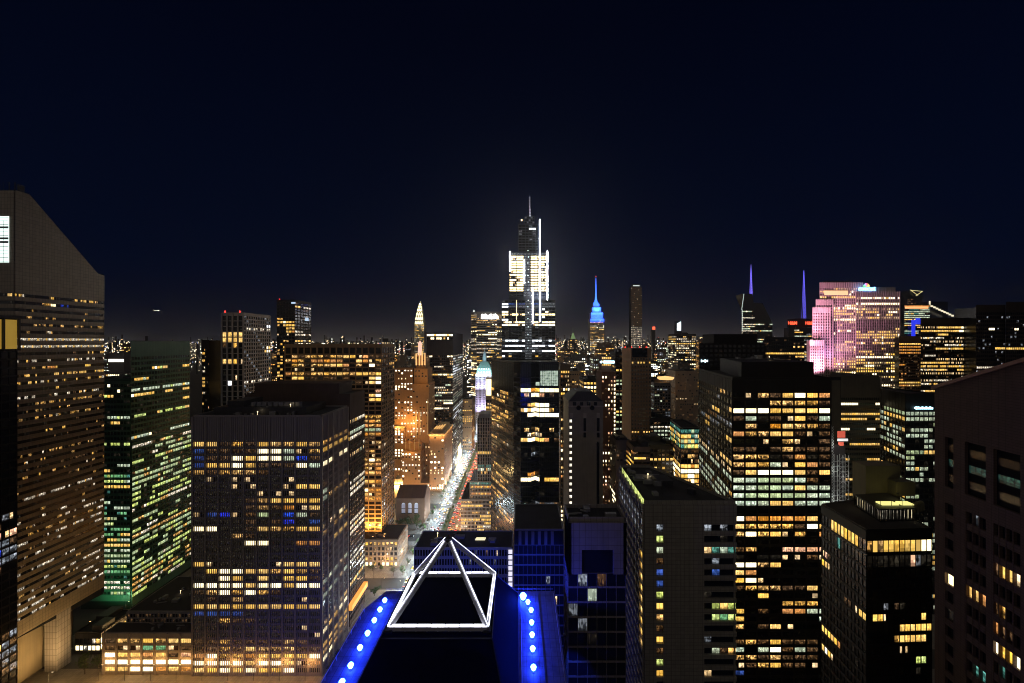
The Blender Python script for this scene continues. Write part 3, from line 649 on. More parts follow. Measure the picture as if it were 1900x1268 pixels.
rf.prism(r0, zt + 2, zt + 16, 0, r05); rf.prism(r05, zt + 16, z2, 0, r1); b.part('pyramid_roof', rf, wallmat('verdigris', (.26, .44, .40), .6, .3, .5))
dr = MB()
for i in range(5):
    for j, (zz, s_) in enumerate(((zt + 5, 1), (zt + 12, .88))):
        x = xm + (i - 2) * 5.8 * s_; y = D + .2 + j * 1.9; dr.box((x - 1.2, y - .5, zz), (x + 1.2, y + .6, zz + 3.2))
b.part('dormer', dr, emit('dormer_glow', (.75, .85, 1), .75))
cu = MB(); cu.lathe(xm, D + 14, [(5, z2), (4.6, z2 + 8), (5.2, z2 + 8.4), (4.0, z2 + 11), (3.2, z2 + 18), (2.0, z2 + 21), (.6, z2 + 24), (.3, z2 + 31), (0, z2 + 32)], 8); b.part('cupola', cu, wallmat('cupola_green', (.45, .58, .62), .6))
b.done(LIL)
for k in range(5): LAMPS.append(((xa + 2 + k * (xb - xa - 4) / 4, D - 14, 40), 60000, (.70, .62, 1), (xa + 2 + k * (xb - xa - 4) / 4, D, 85)))
for k in range(4): LAMPS.append(((xa + 3 + k * (xb - xa - 6) / 3, D - 12, zt - 34), 42000, (.70, .64, 1), (xa + 3 + k * (xb - xa - 6) / 3, D, zt - 10)))
for k in range(3): LAMPS.append(((xa + 4 + k * (xb - xa - 8) / 2, D - 8, zt + 6), 13000, (.62, .92, 1)))
LAMPS.append(((xm, D - 1, z2 + 12), 3500, (.6, .85, 1)))
b = Bld('hoist_tower', 'narrow dark building with a dazzling yellow-white lit hoist panel, in front of the lilac tower', X(906, 520), 535)
D = 520.; pl = rect(X(901.5, D), X(914, D), D, D + 26); b.core(pl, 0, Z(702, D))
b.facade(pl[0], pl[1], Z(742, D), 20, 4.2, 2, lambda i, j: 'y' if j in (2, 3) else ('n' if j % 5 == 1 else '.'), .35, .2, .3, .2, panes=2, zfill=Z(702, D), zbot=1)
pn = MB(); pn.box((X(902.5, D), D - .9, Z(734, D)), (X(911.5, D), D - .3, Z(704, D))); b.part('lit_hoist_panel', pn, emit('hoist_yellow', (1, .80, .38), 2.6, True))
b.done(wallmat('taupe', (.2, .15, .13), .8), GLASS)

# tall stepped tower under construction
D = 700.; dz = 760.
b = Bld('stepped_supertall', 'tallest tower, dark and stepped, under construction with blazing white floors and vertical light lines', X(981, D), 725)
def tier(pa, pb, da, db, z0, z1, ly, fh, nb):
    pl = rect(X(pa, D), X(pb, D), da, db); b.core(pl, z0, z1); b.facade(pl[0], pl[1], z1 - 1, int((z1 - z0 - 2) / fh), fh, nb, ly, .36, .14, .35, .25, panes=3, zfill=z1 + .4, zbot=z0 + .1)
    if pb > CX: b.facade(pl[3], pl[0], z1 - 1, int((z1 - z0 - 2) / fh), fh, 8, lambda i, j: None, .36, .14, .35, .25, zfill=z1 + .4, zbot=z0 + .1)
    return pl
def t1(i, j):
    r_ = random.Random(i * 91 + j * 7)
    mid = i in (7, 8)
    if mid: return 'k'
    if j in (1, 2): return 'C' if i in (0, 1) else ('b' if j == 1 and i < 12 else 'k')
    if j in (5, 8, 9): return 'W' if r_.random() < .8 else 'n'
    if j in (3, 4, 6, 7): return r_.choice('C.w..n') if i < 2 or i in (12, 13) else '.'
    if j in (15, 17, 19): return 'C' if r_.random() < .75 else 'k'
    if j in (21, 23, 24, 26): return r_.choice('nC..') if i < 2 else r_.choice('.....ny')
    return r_.choice('......kx') if j < 30 else r_.choice('.....ydn')
def t2(i, j):
    r_ = random.Random(i * 91 + j * 17)
    if i in (4, 5): return 'k'
    if j in (0,): return 'k'
    if 1 <= j <= 14: return 'W' if r_.random() < .86 else 'n'
    if j == 17: return 'k'
    return '.'
tier(931, 1030, D, dz, 0, Z(557, D), t1, 4.4, 16)
tier(945, 1017.5, D + 5, dz - 5, Z(557, D), Z(468, D), t2, 4.4, 11)
tier(962, 1001, D + 10, dz - 10, Z(468, D), Z(414, D), lambda i, j: 'k' if (j in (2, 3) and i in (0, 4)) or (i == 3 and j % 5 == 0) else ('C' if j == 1 and i in (3, 4) else '.'), 4.6, 6)
tier(974, 992, D + 14, dz - 20, Z(414, D), Z(397, D), lambda i, j: 'k' if (i + j) % 3 == 0 else ('C' if i == 2 and j == 1 else None), 4.2, 5)
ms = MB()
for (px, t, r_) in ((983, 364, .9), (979.5, 398, .7), (987, 398, .7)): ms.beam((X(px, D + 22), D + 22, Z(416, D)), (X(px, D + 22), D + 22, Z(t, D + 22)), r_, 0, 4)
for k in range(6): ms.beam((X(979.5, D), D + 22, Z(414 - k * 3, D)), (X(987, D), D + 22, Z(411 - k * 3, D)), .3)
b.part('mast', ms, METAL)
ml = MB()
for k in range(7): ml.box((X(982.2, D + 21), D + 20.6, Z(402 - k * 5.6, D + 21)), (X(983.6 + (k < 3), D + 21), D + 21, Z(399.8 - k * 5.6, D + 21)))
b.part('mast_light', ml, emit('mast_lights', (.8, .9, 1), .9))
lw, lo_ = emit('line_white', (1, .97, .94), 70.0, True), emit('line_orange', (1, .62, .35), 2.2)
for px, ya, yb, dd, m_ in ((1002, 405, 468, D + 9.4, lw), (1002, 468, 536, D + 4.3, lw), (1002, 538, 597, D - .7, lw), (946, 466, 503, D + 4.3, lw), (973, 482, 525, D + 4.3, lw), (1016, 465, 569, D + 3.6, lw), (988.3, 534, 601, D - .7, lw), (958.5, 557, 597, D - .7, lo_)):
    q = MB(); sgn = .5 if m_ is lw else .45; q.box((X(px, D) - sgn, dd - .6, Z(yb, D)), (X(px, D) + sgn, dd, Z(ya, D))); b.part('light_line', q, m_)
hm = MB(); hx = X(979.5, D)
for s_ in (-2.2, 2.2): hm.beam((hx + s_, D - 2.2, 0), (hx + s_, D - 2.2, Z(465, D)), .3)
for k in range(60): hm.beam((hx - 2.2, D - 2.2, 4 + k * 5.8), (hx + 2.2, D - 2.2, 9.8 + k * 5.8), .16)
b.part('hoist_mast', hm, METAL)
for k, py in enumerate((466, 478, 489, 501, 512, 524, 539, 558, 570, 581, 592, 607, 621, 632, 646)):
    q = MB(); q.lathe(hx + (k % 2) * .6, D - 3.4, [(0, Z(py, D) - .9), (.85, Z(py, D)), (0, Z(py, D) + .9)], 8); b.part('hoist_bulb', q, emit('bulb_ice', (.72, .90, 1), 3.0))
q = MB(); q.lathe(X(968, D), D + 8, [(0, Z(408, D)), (1.2, Z(406, D)), (0, Z(404, D))], 8); b.part('work_light', q, emit('work_orange', (1, .62, .25), 8))
b.part('parapet_crane', (lambda m_: (m_.beam((X(965, D), D + 14, Z(414, D)), (X(965, D), D + 14, Z(404, D)), .5), m_.beam((X(961, D), D + 14, Z(404, D)), (X(975, D), D + 14, Z(402, D)), .35), m_)[2])(MB()), METAL)
b.done(wallmat('blue_black_steel', (.018, .022, .035), .4), GLASSB)
LAMPS.append(((X(1002, D), D - 6, Z(500, D)), 9000, (1, .97, .95))); LAMPS.append(((X(958, D), D - 3, Z(480, D)), 6000, (1, .97, .95)))

# faceted dark glass tower
b = Bld('faceted_glass_tower', 'dark faceted glass tower with a lit atrium box near its top, right of the avenue', X(975, 360), 380)
pl = [(X(912, 405), 405), (X(953, 352), 352), (X(966, 343), 343), (X(985, 343), 343), (X(993, 347), 347), (X(1001, 343), 343), (X(1037, 343), 343), (X(1037, 343), 405)]
zt = Z(675, 343); b.core(pl, 0, zt)
fl_ = rnd(91, 'mmdms', .5, .7, .12, 2); 
def fm(o):
    r1_ = {3: 'wwwoywwww', 4: '.pnwwp.d.', 6: '..mywww..', 7: 'ywywwwwm.', 8: '..wwwwwww', 11: '.mn.m..m.', 12: '..smsn..x', 13: 'yywwyyo.d', 15: '...x.....', 16: '.x.k.x...', 20: '..oo.....', 21: 'wwwww.yyy', 24: '.....x...', 26: '....kdkkd', 27: '....ynyd.', 31: '...CCCCC.'}
    return lambda i, j: (r1_.get(j, '.........')[min(8, i + o)])
Zt = Z(693, 343)
b.facade(pl[0], pl[1], Zt - 18, 34, 4.1, 14, lambda i, j: (fl_(i, j) if i < 11 else ('x' if j % 3 else '.')), .25, .05, .12, .1, panes=2, zfill=Zt - 17.8, gain=.9)
b.facade(pl[1], pl[2], Zt, 38, 4.1, 2, lambda i, j: 'x' if (i + j) % 4 == 0 else '.', .2, .05, .12, .1)
b.facade(pl[2], pl[3], Zt, 38, 4.1, 3, fm(0), .2, .05, .12, .1, panes=3); b.facade(pl[3], pl[4], Zt, 38, 4.1, 1, fm(3), .2, .05, .12, .1, panes=3)
b.facade(pl[4], pl[5], Zt, 38, 4.1, 1, fm(4), .2, .05, .12, .1, panes=3); b.facade(pl[5], pl[6], Zt, 38, 4.1, 4, fm(5), .2, .05, .12, .1, panes=3)
at = MB(); at.box((X(1002.5, 343), 342.55, Z(716, 343)), (X(1035.5, 343), 342.8, Z(688, 343))); at.box((X(994, 343), 342.6, Z(716, 343)), (X(1001, 343), 342.8, Z(709, 343)))
m_, t_, p_ = node_mat('atrium'); uv = t_.nodes.new('ShaderNodeUVMap'); no_ = t_.nodes.new('ShaderNodeTexNoise'); no_.inputs['Scale'].default_value = .5; no_.inputs['Detail'].default_value = 4
t_.links.new(uv.outputs[0], no_.inputs['Vector']); rp_ = t_.nodes.new('ShaderNodeValToRGB'); t_.links.new(no_.outputs['Fac'], rp_.inputs[0])
rp_.color_ramp.elements[0].position = .32; rp_.color_ramp.elements[0].color = (.03, .07, .06, 1); rp_.color_ramp.elements[1].position = .62; rp_.color_ramp.elements[1].color = (.65, .80, .62, 1)
t_.links.new(rp_.outputs[0], p_.inputs['Emission Color']); p_.inputs['Emission Strength'].default_value = .95; m_.cycles.emission_sampling = 'NONE'
b.part('lit_atrium', at, m_)
gr = MB()
for k in range(9): x = X(1002.5, 343) + k * (X(1035.5, 343) - X(1002.5, 343)) / 8; gr.box((x - .12, 342.3, Z(716, 343)), (x + .12, 342.5, Z(688, 343)))
for k in range(7): z = Z(716, 343) + k * (Z(688, 343) - Z(716, 343)) / 6; gr.box((X(1002.5, 343), 342.32, z - .1), (X(1035.5, 343), 342.49, z + .1))
b.part('atrium_frame', gr, BLACKM)
sp_ = MB(); sp_.beam((X(1024, 343), 346, Z(672, 343)), (X(1036, 343), 346, Z(684, 343)), .5); sp_.beam((X(1024, 343), 346, Z(672, 343)), (X(1024, 343), 360, Z(672, 343)), .4); b.part('roof_brace', sp_, MATS['concrete'])
q = MB(); q.lathe(X(974, 343), 342.4, [(0, 61.2), (1.3, 62.5), (0, 63.8)], 8); b.part('facade_light', q, emit('mint_light', (.7, 1, .8), 2.2))
vm = MB()
for p_a, p_b, n_ in ((pl[0], pl[1], 14), (pl[2], pl[3], 6), (pl[5], pl[6], 10)):
    for k in range(n_ + 1):
        t_x = k / n_; vm.beam((p_a[0] + (p_b[0] - p_a[0]) * t_x, p_a[1] + (p_b[1] - p_a[1]) * t_x - .15, 20), (p_a[0] + (p_b[0] - p_a[0]) * t_x, p_a[1] + (p_b[1] - p_a[1]) * t_x - .15, zt - .5), .07)
b.part('mullions', vm, METAL)
b.roofslab(pl, zt, 1.5); b.done(wallmat('black_spandrel', (.012, .016, .022), .3), glassmat('teal_black_glass', (.006, .012, .018), .06))

# striped slim tower on a podium, right kerb of the avenue
D = 430.
GRS = wallmat('grey_stripes', (.46, .44, .42), .8)
b = Bld('striped_tower', 'slim vertically striped tower on a stepped podium at the right kerb of the avenue', -45, 445)
pl = rect(X(886, D), X(911, D), D, 460); b.core(pl, 50, Z(776, D)); zt = Z(776, D)
b.wall.prism(pl, zt, zt + 4, 0, rect(X(889, D), X(908, D), D + 2, 455))
nl = rows('........ ........ ........ ........ .d....d. ........ ..d..d.. ........ .....d.. ........ yyyyyyyy ........ .d...... ........ tttt.ttt ccwc.ycc ..y.ym.. ........')
b.facade(pl[0], pl[1], zt, 20, 3.45, 8, nl, .14, .34, .5, .05, panes=2, zfill=zt + .1, zbot=50)
p2 = rect(X(872, D), X(911, D), D - 1, 470); b.core(p2, 34, 53)
b.facade(p2[0], p2[1], 52, 5, 3.5, 14, rows('tttttctttttttt .ynooyoynoyyoo .............. doooyooyyoyooo xdxdxxdxdxdxdx'), .3, .25, .4, .2, panes=2, zfill=53.2, zbot=34)
p3 = rect(X(855.5, D), X(911, D), D - 2, 480); b.core(p3, 0, 34.5)
b.facade(p3[0], p3[1], 33, 9, 3.6, 22, rnd(95, 'mdsy', .75, .75, .3, 4), .32, .22, .4, .2, panes=2, zfill=34.6, zbot=.2)
roof_kit(b, p3, 34.5, 11, 9); b.roofslab(p3, 34.5, .6); b.done(GRS, GLASS)

# dark blue block right behind the illuminated frame
D = 190.; xa, xb = X(769, D), X(951, D)
BLUE = wallmat('blue_grey_metal', (.30, .31, .34), .45, .2, .3)
b = Bld('blue_lit_block', 'dark flat-roofed block washed in blue light, right behind the illuminated frame', -27, 200)
pl = rect(xa, xb, D, 207); b.core(pl, 0, Z(1018, D))
zt = Z(1018, D)
b.facade(pl[0], pl[1], zt - .6, 24, 4.2, 36, lambda i, j: {(20, 1): 'k', (26, 0): 'd', (29, 1): 'k', (30, 0): 'n', (22, 0): 'k'}.get((i, j)), .34, .3, .3, .15, panes=1, zfill=zt + .1, zbot=.2)
st = MB()
for k in range(9): st.box((X(943.5, D), D - .6, zt - 2.2 - k * 2.5), (X(950.5, D), D - .4, zt - .4 - k * 2.5))
b.part('lit_stair_windows', st, emit('stair_white', (.9, .86, 1), 1.0))
sk_ = MB(); sk_.prism([(X(882, 198), 197), (X(900, 198), 197), (X(901, 198), 199), (X(884, 198), 199)], zt + .4, zt + .9); b.part('skylight', sk_, emit('cream_skylight', (1, .9, .5), 1.0))
roof_kit(b, pl, zt, 7, 14); b.roofslab(pl, zt, .5); b.done(BLUE, GLASSB)
D = 160.; b = Bld('blue_glass_annex', 'narrow blue-black glass block with a striped pale top, right of the blue-lit block', 7, 172)
pl = rect(X(954, D), X(1046, D), D, 185); b.core(pl, 0, Z(985, D))
zt = Z(1012, D)
b.facade(pl[0], pl[1], zt, 28, 3.9, 11, lambda i, j: {(4, 6): 'p', (5, 6): 'k', (6, 6): 'p', (7, 3): 'k', (9, 5): 'n'}.get((i, j)), .14, .06, .2, .12, panes=2, zfill=zt + .2, zbot=.2)
for k in range(6): b.wall.box((X(962 + k * 12, D), D - .4, zt + .3), (X(967.5 + k * 12, D), D - .02, Z(986, D)))
b.roofslab(pl, Z(985, D), .6); b.done(wallmat('blue_grey_panel', (.13, .13, .16), .6), GLASSB)

# stone block, lower right centre
D = 120.; STN = wallmat('dark_granite', (.23, .20, .18), .7, .2, .3, (1.7, 2.2, .05))
b = Bld('granite_block', 'granite-topped block with a sunken square panel above blue-tinted glass, right of the pyramid', 22, 126)
pl = rect(X(1054, D), X(1161, D), D, 130); zt = Z(968, D); b.core(pl, 0, zt - .2)
z1, z2, xa, xb = Z(1018, D), Z(1063, D), X(1079, D), X(1137, D)
for q in (((pl[0][0], z2), (xa, zt)), ((xb, z2), (pl[1][0], zt)), ((xa, z1), (xb, zt))): b.wall.obox((q[0][0], D - .9), (q[1][0], D - .9), .9, q[0][1], q[1][1])
b.wall.obox((pl[1][0], D - .9), (pl[1][0], 130), .9, z2, zt - .01)
b.wall.obox((pl[3][0], 130), (pl[0][0], D - .9), .9, z2, zt - .01)
b.facade(pl[0], pl[1], z2 - .1, 26, 4.3, 6, lambda i, j: {(1, 0): 'k', (3, 0): 'd', (2, 1): 'c', (1, 3): 'k', (2, 4): 'x', (3, 9): 'y', (4, 9): 'd', (0, 2): 'k'}.get((i, j)), .12, .05, .2, .15, panes=4, zbot=.2, zfill=z2)
b.facade(pl[3], pl[0], z2 - .1, 26, 4.3, 3, lambda i, j: None, .12, .05, .2, .15, zbot=.2)
roof_kit(b, pl, zt - .2, 8, 8, False); b.roofslab(pl, zt - .2, 1.4); b.done(STN, GLASSB)
D = 150.; STN2 = wallmat('grey_granite', (.25, .235, .20), .75, .15, .3, (1.6, 1.33, .05))
b = Bld('granite_slab', 'blank grey granite slab with a dark flat roof and one column of single windows', 60, 170)
xa, xb = X(1195, D), X(1365, D); pl = [(xa, D), (xb, D), (X(1205, 193), 193), (X(1150, 193.5), 193.5)]; zt = Z(935, D); b.core(pl, 0, zt - .1)
fh = 4.03; ztop = Z(972, D)
wx0, wx1 = X(1217, D), X(1230, D); rx0 = X(1305, D)
b.wall.obox((xa, D - .8), (wx0, D - .8), .8, .2, zt); b.wall.obox((wx1, D - .8), (rx0, D - .8), .8, .2, zt)
b.wall.obox((wx0, D - .8), (wx1, D - .8), .8, ztop, zt); b.wall.obox((rx0, D - .8), (xb, D - .8), .8, ztop, zt)
for j in range(33):
    zz = ztop - j * fh
    b.wall.obox((wx0, D - .79), (wx1, D - .79), .79, zz - fh, zz - fh * .62); b.wall.obox((rx0, D - .79), (xb, D - .79), .79, zz - fh, zz - fh * .62)
cw = ['k', 'l', 'c', 'd', 'b', 'b', 'l', 'Y', 'm', 'd', 'Y', 'd', 'l', 'y', '.', '.']
for j, ch in enumerate(cw):
    if ch != '.': b.win([(wx0 + .1, D - .1, ztop - j * fh - fh * .6), (wx1 - .1, D - .1, ztop - j * fh - fh * .6), (wx1 - .1, D - .1, ztop - j * fh - .1), (wx0 + .1, D - .1, ztop - j * fh - .1)], ch, 2)
rw = ['k.k.', '..x.', 'ntct', '.k..', '.b..', '....', 'x...', '.lyl', '.lGl', '....', 'k...', '.cdm', '....', 'n...', '....', '....']
for j, r_ in enumerate(rw):
    for i, ch in enumerate(r_):
        if ch != '.': a_ = rx0 + i * (xb - rx0) / 4; b.win([(a_ + .1, D - .1, ztop - j * fh - fh * .6), (a_ + (xb - rx0) / 4 - .1, D - .1, ztop - j * fh - fh * .6), (a_ + (xb - rx0) / 4 - .1, D - .1, ztop - j * fh - .1), (a_ + .1, D - .1, ztop - j * fh - .1)], ch, 2)
b.facade(pl[3], pl[0], ztop + 9, 35, fh, 9, lambda i, j: ('y' if i == 8 and 4 < j < 14 else ('l' if j == 0 and i > 0 else ('k' if j in (2, 3) else ('c' if i < 3 and 9 < j < 16 and j % 2 else None)))), .34, .05, .6, .4, panes=2, zfill=zt, zbot=.2)
b.wall.obox(pl[1], pl[2], .8, 0, zt - .02)
hv = MB(); hv.prism(rect(56, 62, 168, 176), zt + .2, zt + 2.2); hv2_ = MB(); hv2_.box((50, 178, zt + .2), (58, 180, zt + 1.2)); b.part('air_handler', hv2_, GALV); hv3_ = MB(); b.part('roof_plant', hv, METAL); hv = hv3_; hv.lathe(66, 160, [(1.6, zt + .2), (1.6, zt + 1.8), (0, zt + 2)], 12); b.part('roof_plant', hv, METAL)
roof_kit(b, [pl[0], (pl[1][0] - 12, D), pl[2], pl[3]], zt - .1, 9, 16); b.roofslab(pl, zt - .1, 1.2); b.done(STN2, GLASSB)

# pale stone tower with hipped crown
D = 300.; b = Bld('stone_crown_tower', 'slender plain stone tower with a low hipped crown and one glowing window column', 47, 318)
xa, xb = X(1055, D), X(1119, D); pl = rect(xa, xb, D, 336); zt = Z(745, D)
b.wall.prism(pl, 0, zt); PS = wallmat('pale_stone', (.20, .18, .16), .85, .2, .2)
b.roof.prism([(xa, D), (xb, D), (xb, 336), (xa, 336)], zt, zt + 6.5, 0, [(xa + 7, D + 6), (xb - 7, D + 6), (xb - 7, 330), (xa + 7, 330)])
for k in range(28):
    z = Z(779, D) - k * 4.55; b.ws.append(([(X(1056.6, D), D - .04, z - 2.0), (X(1061, D), D - .04, z - 2.0), (X(1061, D), D - .04, z), (X(1056.6, D), D - .04, z)], (1.9, 1.7, 1.35), .45, rng.random(), 2))
dt = MB()
for k in range(4): dt.box((X(1066 + k * 13, D) - 1.1, D - .35, zt - 3), (X(1066 + k * 13, D) + 1.1, D - .02, zt - .4))
for px in (1085, 1110):
    dt.box((X(px - 2.4, D), D - .1, Z(800, D)), (X(px + 2.4, D), D - .03, Z(776, D))); dt.box((X(px - 2.4, D), D - .1, Z(812, D)), (X(px + 2.4, D), D - .03, Z(803, D)))
dt.box((X(1107, D), D - .1, 20), (X(1112, D), D - .03, Z(820, D))); b.part('dark_recess', dt, GLASSB)
for px in (1073.5, 1098.5):
    q = MB(); q.beam((X(px, D), D - .5, Z(757, D)), (X(px, D), D - .01, Z(757, D)), 1.7, 0, 12); b.part('round_window', q, GLASSB)
tr = MB()
for px in (1060, 1085, 1110): tr.box((X(px - 3, D), D - .3, Z(776, D)), (X(px + 3, D), D - .02, Z(767, D)))
tr.box((X(1054, D), D - .5, zt - 4), (X(1120, D), D - .01, zt - 3.2)); b.part('trim', tr, CONC)
b.done(PS, GLASS, wallmat('slate_roof', (.045, .045, .06), .7))
D = 420.; b = Bld('amber_slim_tower', 'thin dark tower with amber windows squeezed between the faceted glass tower and hipped stone one', 44, 432)
pl = rect(X(1040, D), X(1057, D), D, 445); b.core(pl, 0, Z(676, D))
b.facade(pl[0], pl[1], Z(688, D), 46, 4.4, 4, rnd(97, 'wnyYo', .6, .7, .1, 1), .4, .3, .6, .3, panes=1, zfill=Z(675, D), zbot=.2); b.done(wallmat('bronze_frame', (.16, .10, .06), .7), GLASS)
D = 385.; b = Bld('brick_tower', 'reddish brick tower with bright windows and a cyan-white sign on its roof', X(1130, D), 395)
pl = rect(X(1116, D), X(1143, D), D, 410); b.wall.prism(pl, 0, Z(690, D)); zt = Z(690, D)
b.facade(pl[0], pl[1], zt - 4, 38, 3.7, 5, lambda i, j: 'w' if (i == 4 and 1 < j < 26) else rnd(98, 'pwn', .5, .55, .15, 1)(i, j), .4, .5, .3, .2, panes=1, grid=False, vdepth=.05)
b.wall.prism(rect(X(1118, D), X(1136, D), D + 4, 405), zt, Z(662, D))
b.facade((X(1118, D), D + 4), (X(1136, D), D + 4), Z(663, D), 3, 3.2, 5, lambda i, j: 'y', .4, .15, .3, .2, panes=2, grid=False)
sg = MB(); sg.lathe(X(1115, D), D - 1, [(0, Z(672, D) - 1.4), (1.4, Z(672, D)), (0, Z(672, D) + 1.4)], 10)
for k in range(6): sg.box((X(1119.5 + k * 3.4, D), D - 1.2, Z(674.5, D)), (X(1122.6 + k * 3.4, D), D - .8, Z(669.5, D)))
b.part('rooftop_sign', sg, emit('cyan_sign', (.55, .9, 1), 3.2))
b.done(wallmat('red_brick', (.20, .10, .065), .85, .2))
D = 420.; b = Bld('brown_window_tower', 'brown masonry tower gridded with small dark windows and red lights on its roof edge', X(1188, D), 440)
xa, xb = X(1171, D), X(1208, D); pl = [(xa, D), (xb, D), (xb, 455), (X(1154, 455), 455)]; zt = Z(646, D); b.wall.prism(pl, 0, zt)
T = rnd(99, 'yn', .0, 0, 0)
def bt_(i, j): return ('y' if (j in (1, 19, 23, 29) and (i * 7 + j) % 4) or (j in (28, 33) and i % 2) else 'x')
b.facade(pl[0], pl[1], Z(664, D), 48, 3.9, 7, bt_, .45, .45, .3, .2, panes=1, grid=False, vdepth=.05, gain=.9)
tp = MB(); tp.box((xa + 1, D - .3, Z(663, D)), (xb - 4, D - .02, zt - .4)); b.part('louvre_band', tp, GLASSB)
rl = MB()
for px in (1160, 1172, 1187, 1199): rl.lathe(X(px, 430), 430, [(0, zt), (.55, zt + .6), (0, zt + 1.5)], 8)
b.part('beacon', rl, MATS['red_beacon'])
b.done(wallmat('tan_brick', (.27, .17, .10), .85, .2))
# ---------------------------------------------------------------- right side
D = 217.
b = Bld('dark_office_tower', 'big black office tower with eight columns of lit windows, right of the blank granite slab', 140, 250)
xa, xb = X(1359, D), X(1541, D); pl = [(xa, D), (xb, D), (xb + 10, 285), (X(1298, 290), 290)]; zt = Z(705, D); b.core(pl, 0, zt)
TR = rows('''.nmdywyo ...mmmmd wwwyyyyw dcxdnydc .m.oymmd ommyydnd ..n.mn.d dd.dmddd mmmxdoxd mymcnyod dywwwydy ccgggcd. ccggcycc cgggggcc cccyyccc ........ woooooy. ymmmmdwy mwmynm.o ........
dm..pppp x.xxnndn wwmy.... yo.....n ywn..... dmmmddy. ..y...n. ....mmm. y.d.oocc y......c m.dyn... ........ dmdyddd. c.cwdcd. mmdmddd. ndmyddn. b.......''')
b.facade(pl[0], pl[1], Z(729, D), 46, 4.03, 8, TR, .36, .12, .35, .25, panes=5, zfill=zt - .1, zbot=.2)
fr_ = rnd(101, 'ymdk', .35, .5, .15, 2, dim='x')
def fl2(i, j): return 'c' if j in (11, 13, 14, 15) and i < 13 and (i + j) % 5 else ('n' if j == 10 else ('y' if (j == 3 and 6 <= i <= 8) else fr_(i, j)))
b.facade(pl[3], pl[0], Z(729, D), 46, 4.03, 13, fl2, .36, .12, .35, .25, panes=4, zfill=zt - .1, zbot=.2, gain=.8)
mh = [(xa + 9, D + 8), (xb - 3, D + 8), (xb + 4, 280), (xa + 24, 280)]; b.wall.prism(mh, zt, Z(672, 225))
roof_kit(b, mh, Z(672, 225), 10, 9); b.roofslab(pl, zt, 1.3); b.done(wallmat('black_cladding', (.016, .013, .012), .6), glassmat('black_glass', (.006, .006, .007), .15))

D = 150.
b = Bld('penthouse_glass_tower', 'black glass tower with a glowing amber top floor and lit roof pavilion, lower right', 140, 165)
xa, xb = X(1608, D), X(1734, D); pl = [(xa, D), (xb, D + 1.2), (xb + 6, 182), (X(1525, 174), 174)]; zt = Z(985, D); b.core(pl, 0, zt)
r1_ = rows('ymmyYYYYYYYwy xxxxxxxxbkkx ............ ............ ............ ......d..... .yYn......yy ......yyyyYy ......yyyyyy .....dx..... .........ccm ............ ............ ............')
fh = 3.95
b.facade(pl[0], pl[1], Z(1003, D), 1, 5.0, 12, lambda i, j: 'mYmYYyyYYYwW'[i] if i < 12 else '.', .14, .05, .3, .3, panes=1, zfill=zt, gain=.72)
b.facade(pl[0], pl[1], Z(1031, D), 1, 5.2, 12, lambda i, j: 'xxxxxxxxpkxx'[i], .16, .05, .3, .3, panes=1)
LW = {(5, 3): 'd', (6, 3): 'x', (1, 4): 'Y', (2, 4): 'y', (3, 4): 'n', (10, 4): 'Y', (6, 5): 'y', (7, 5): 'y', (8, 5): 'y', (9, 5): 'y', (10, 5): 'Y', (11, 5): 'y', (5, 6): 'm', (6, 6): 'Y', (7, 6): 'y', (8, 6): 'y', (9, 6): 'y', (10, 6): 'y', (6, 7): 'n', (7, 7): 'n', (9, 8): 'l', (10, 8): 'l', (9, 9): 'x', (3, 3): 'k'}
b.facade(pl[0], pl[1], Z(1059, D), 23, fh, 12, lambda i, j: LW.get((i, j)), .34, .06, .3, .25, panes=2, zbot=.2)
FLW = {(12, 4): 'Y', (11, 4): 'Y', (10, 4): 'n', (7, 4): 'd', (8, 4): 'd', (8, 5): 'x', (0, 1): 'n', (1, 1): 'p', (2, 1): 'd', (0, 2): 'Y', (1, 2): 'y', (2, 2): 'n', (0, 9): 'Y', (1, 9): 'Y', (2, 9): 'Y', (3, 9): 'y', (4, 9): 'Y', (5, 9): 'o', (0, 11): 'Y', (1, 11): 'w', (2, 11): 'Y', (3, 11): 'n', (9, 8): 'x', (10, 9): 'x', (4, 5): 'x'}
b.facade(pl[3], pl[0], Z(1003, D), 1, 5.0, 13, lambda i, j: 'xxxyYYYYYYydd'[i], .14, .05, .3, .3, panes=1, zfill=zt, gain=.8)
b.facade(pl[3], pl[0], Z(1031, D), 1, 5.2, 13, lambda i, j: 'xxxxxtxxxxxxx'[i], .16, .05, .3, .3, panes=1)
b.facade(pl[3], pl[0], Z(1059, D), 23, fh, 13, lambda i, j: FLW.get((i, j)), .34, .06, .3, .25, panes=2, zbot=.2)
pv = MB(); q = [(X(1628, 158), 157), (X(1700, 158), 158), (X(1700, 158) + 3, 174), (X(1586, 172), 172)]
zb = zt + .3; pv.prism(q, zb, zb + .5); pv.prism(q, zb + 4.2, zb + 4.7)
for i_ in range(4):
    a_, c_ = Vector(q[i_]), Vector(q[(i_ + 1) % 4])
    for k in range(11): p_ = a_ + (c_ - a_) * k / 10; pv.box((p_.x - .14, p_.y - .14, zb + .5), (p_.x + .14, p_.y + .14, zb + 4.2))
b.part('roof_pavilion', pv, METAL)
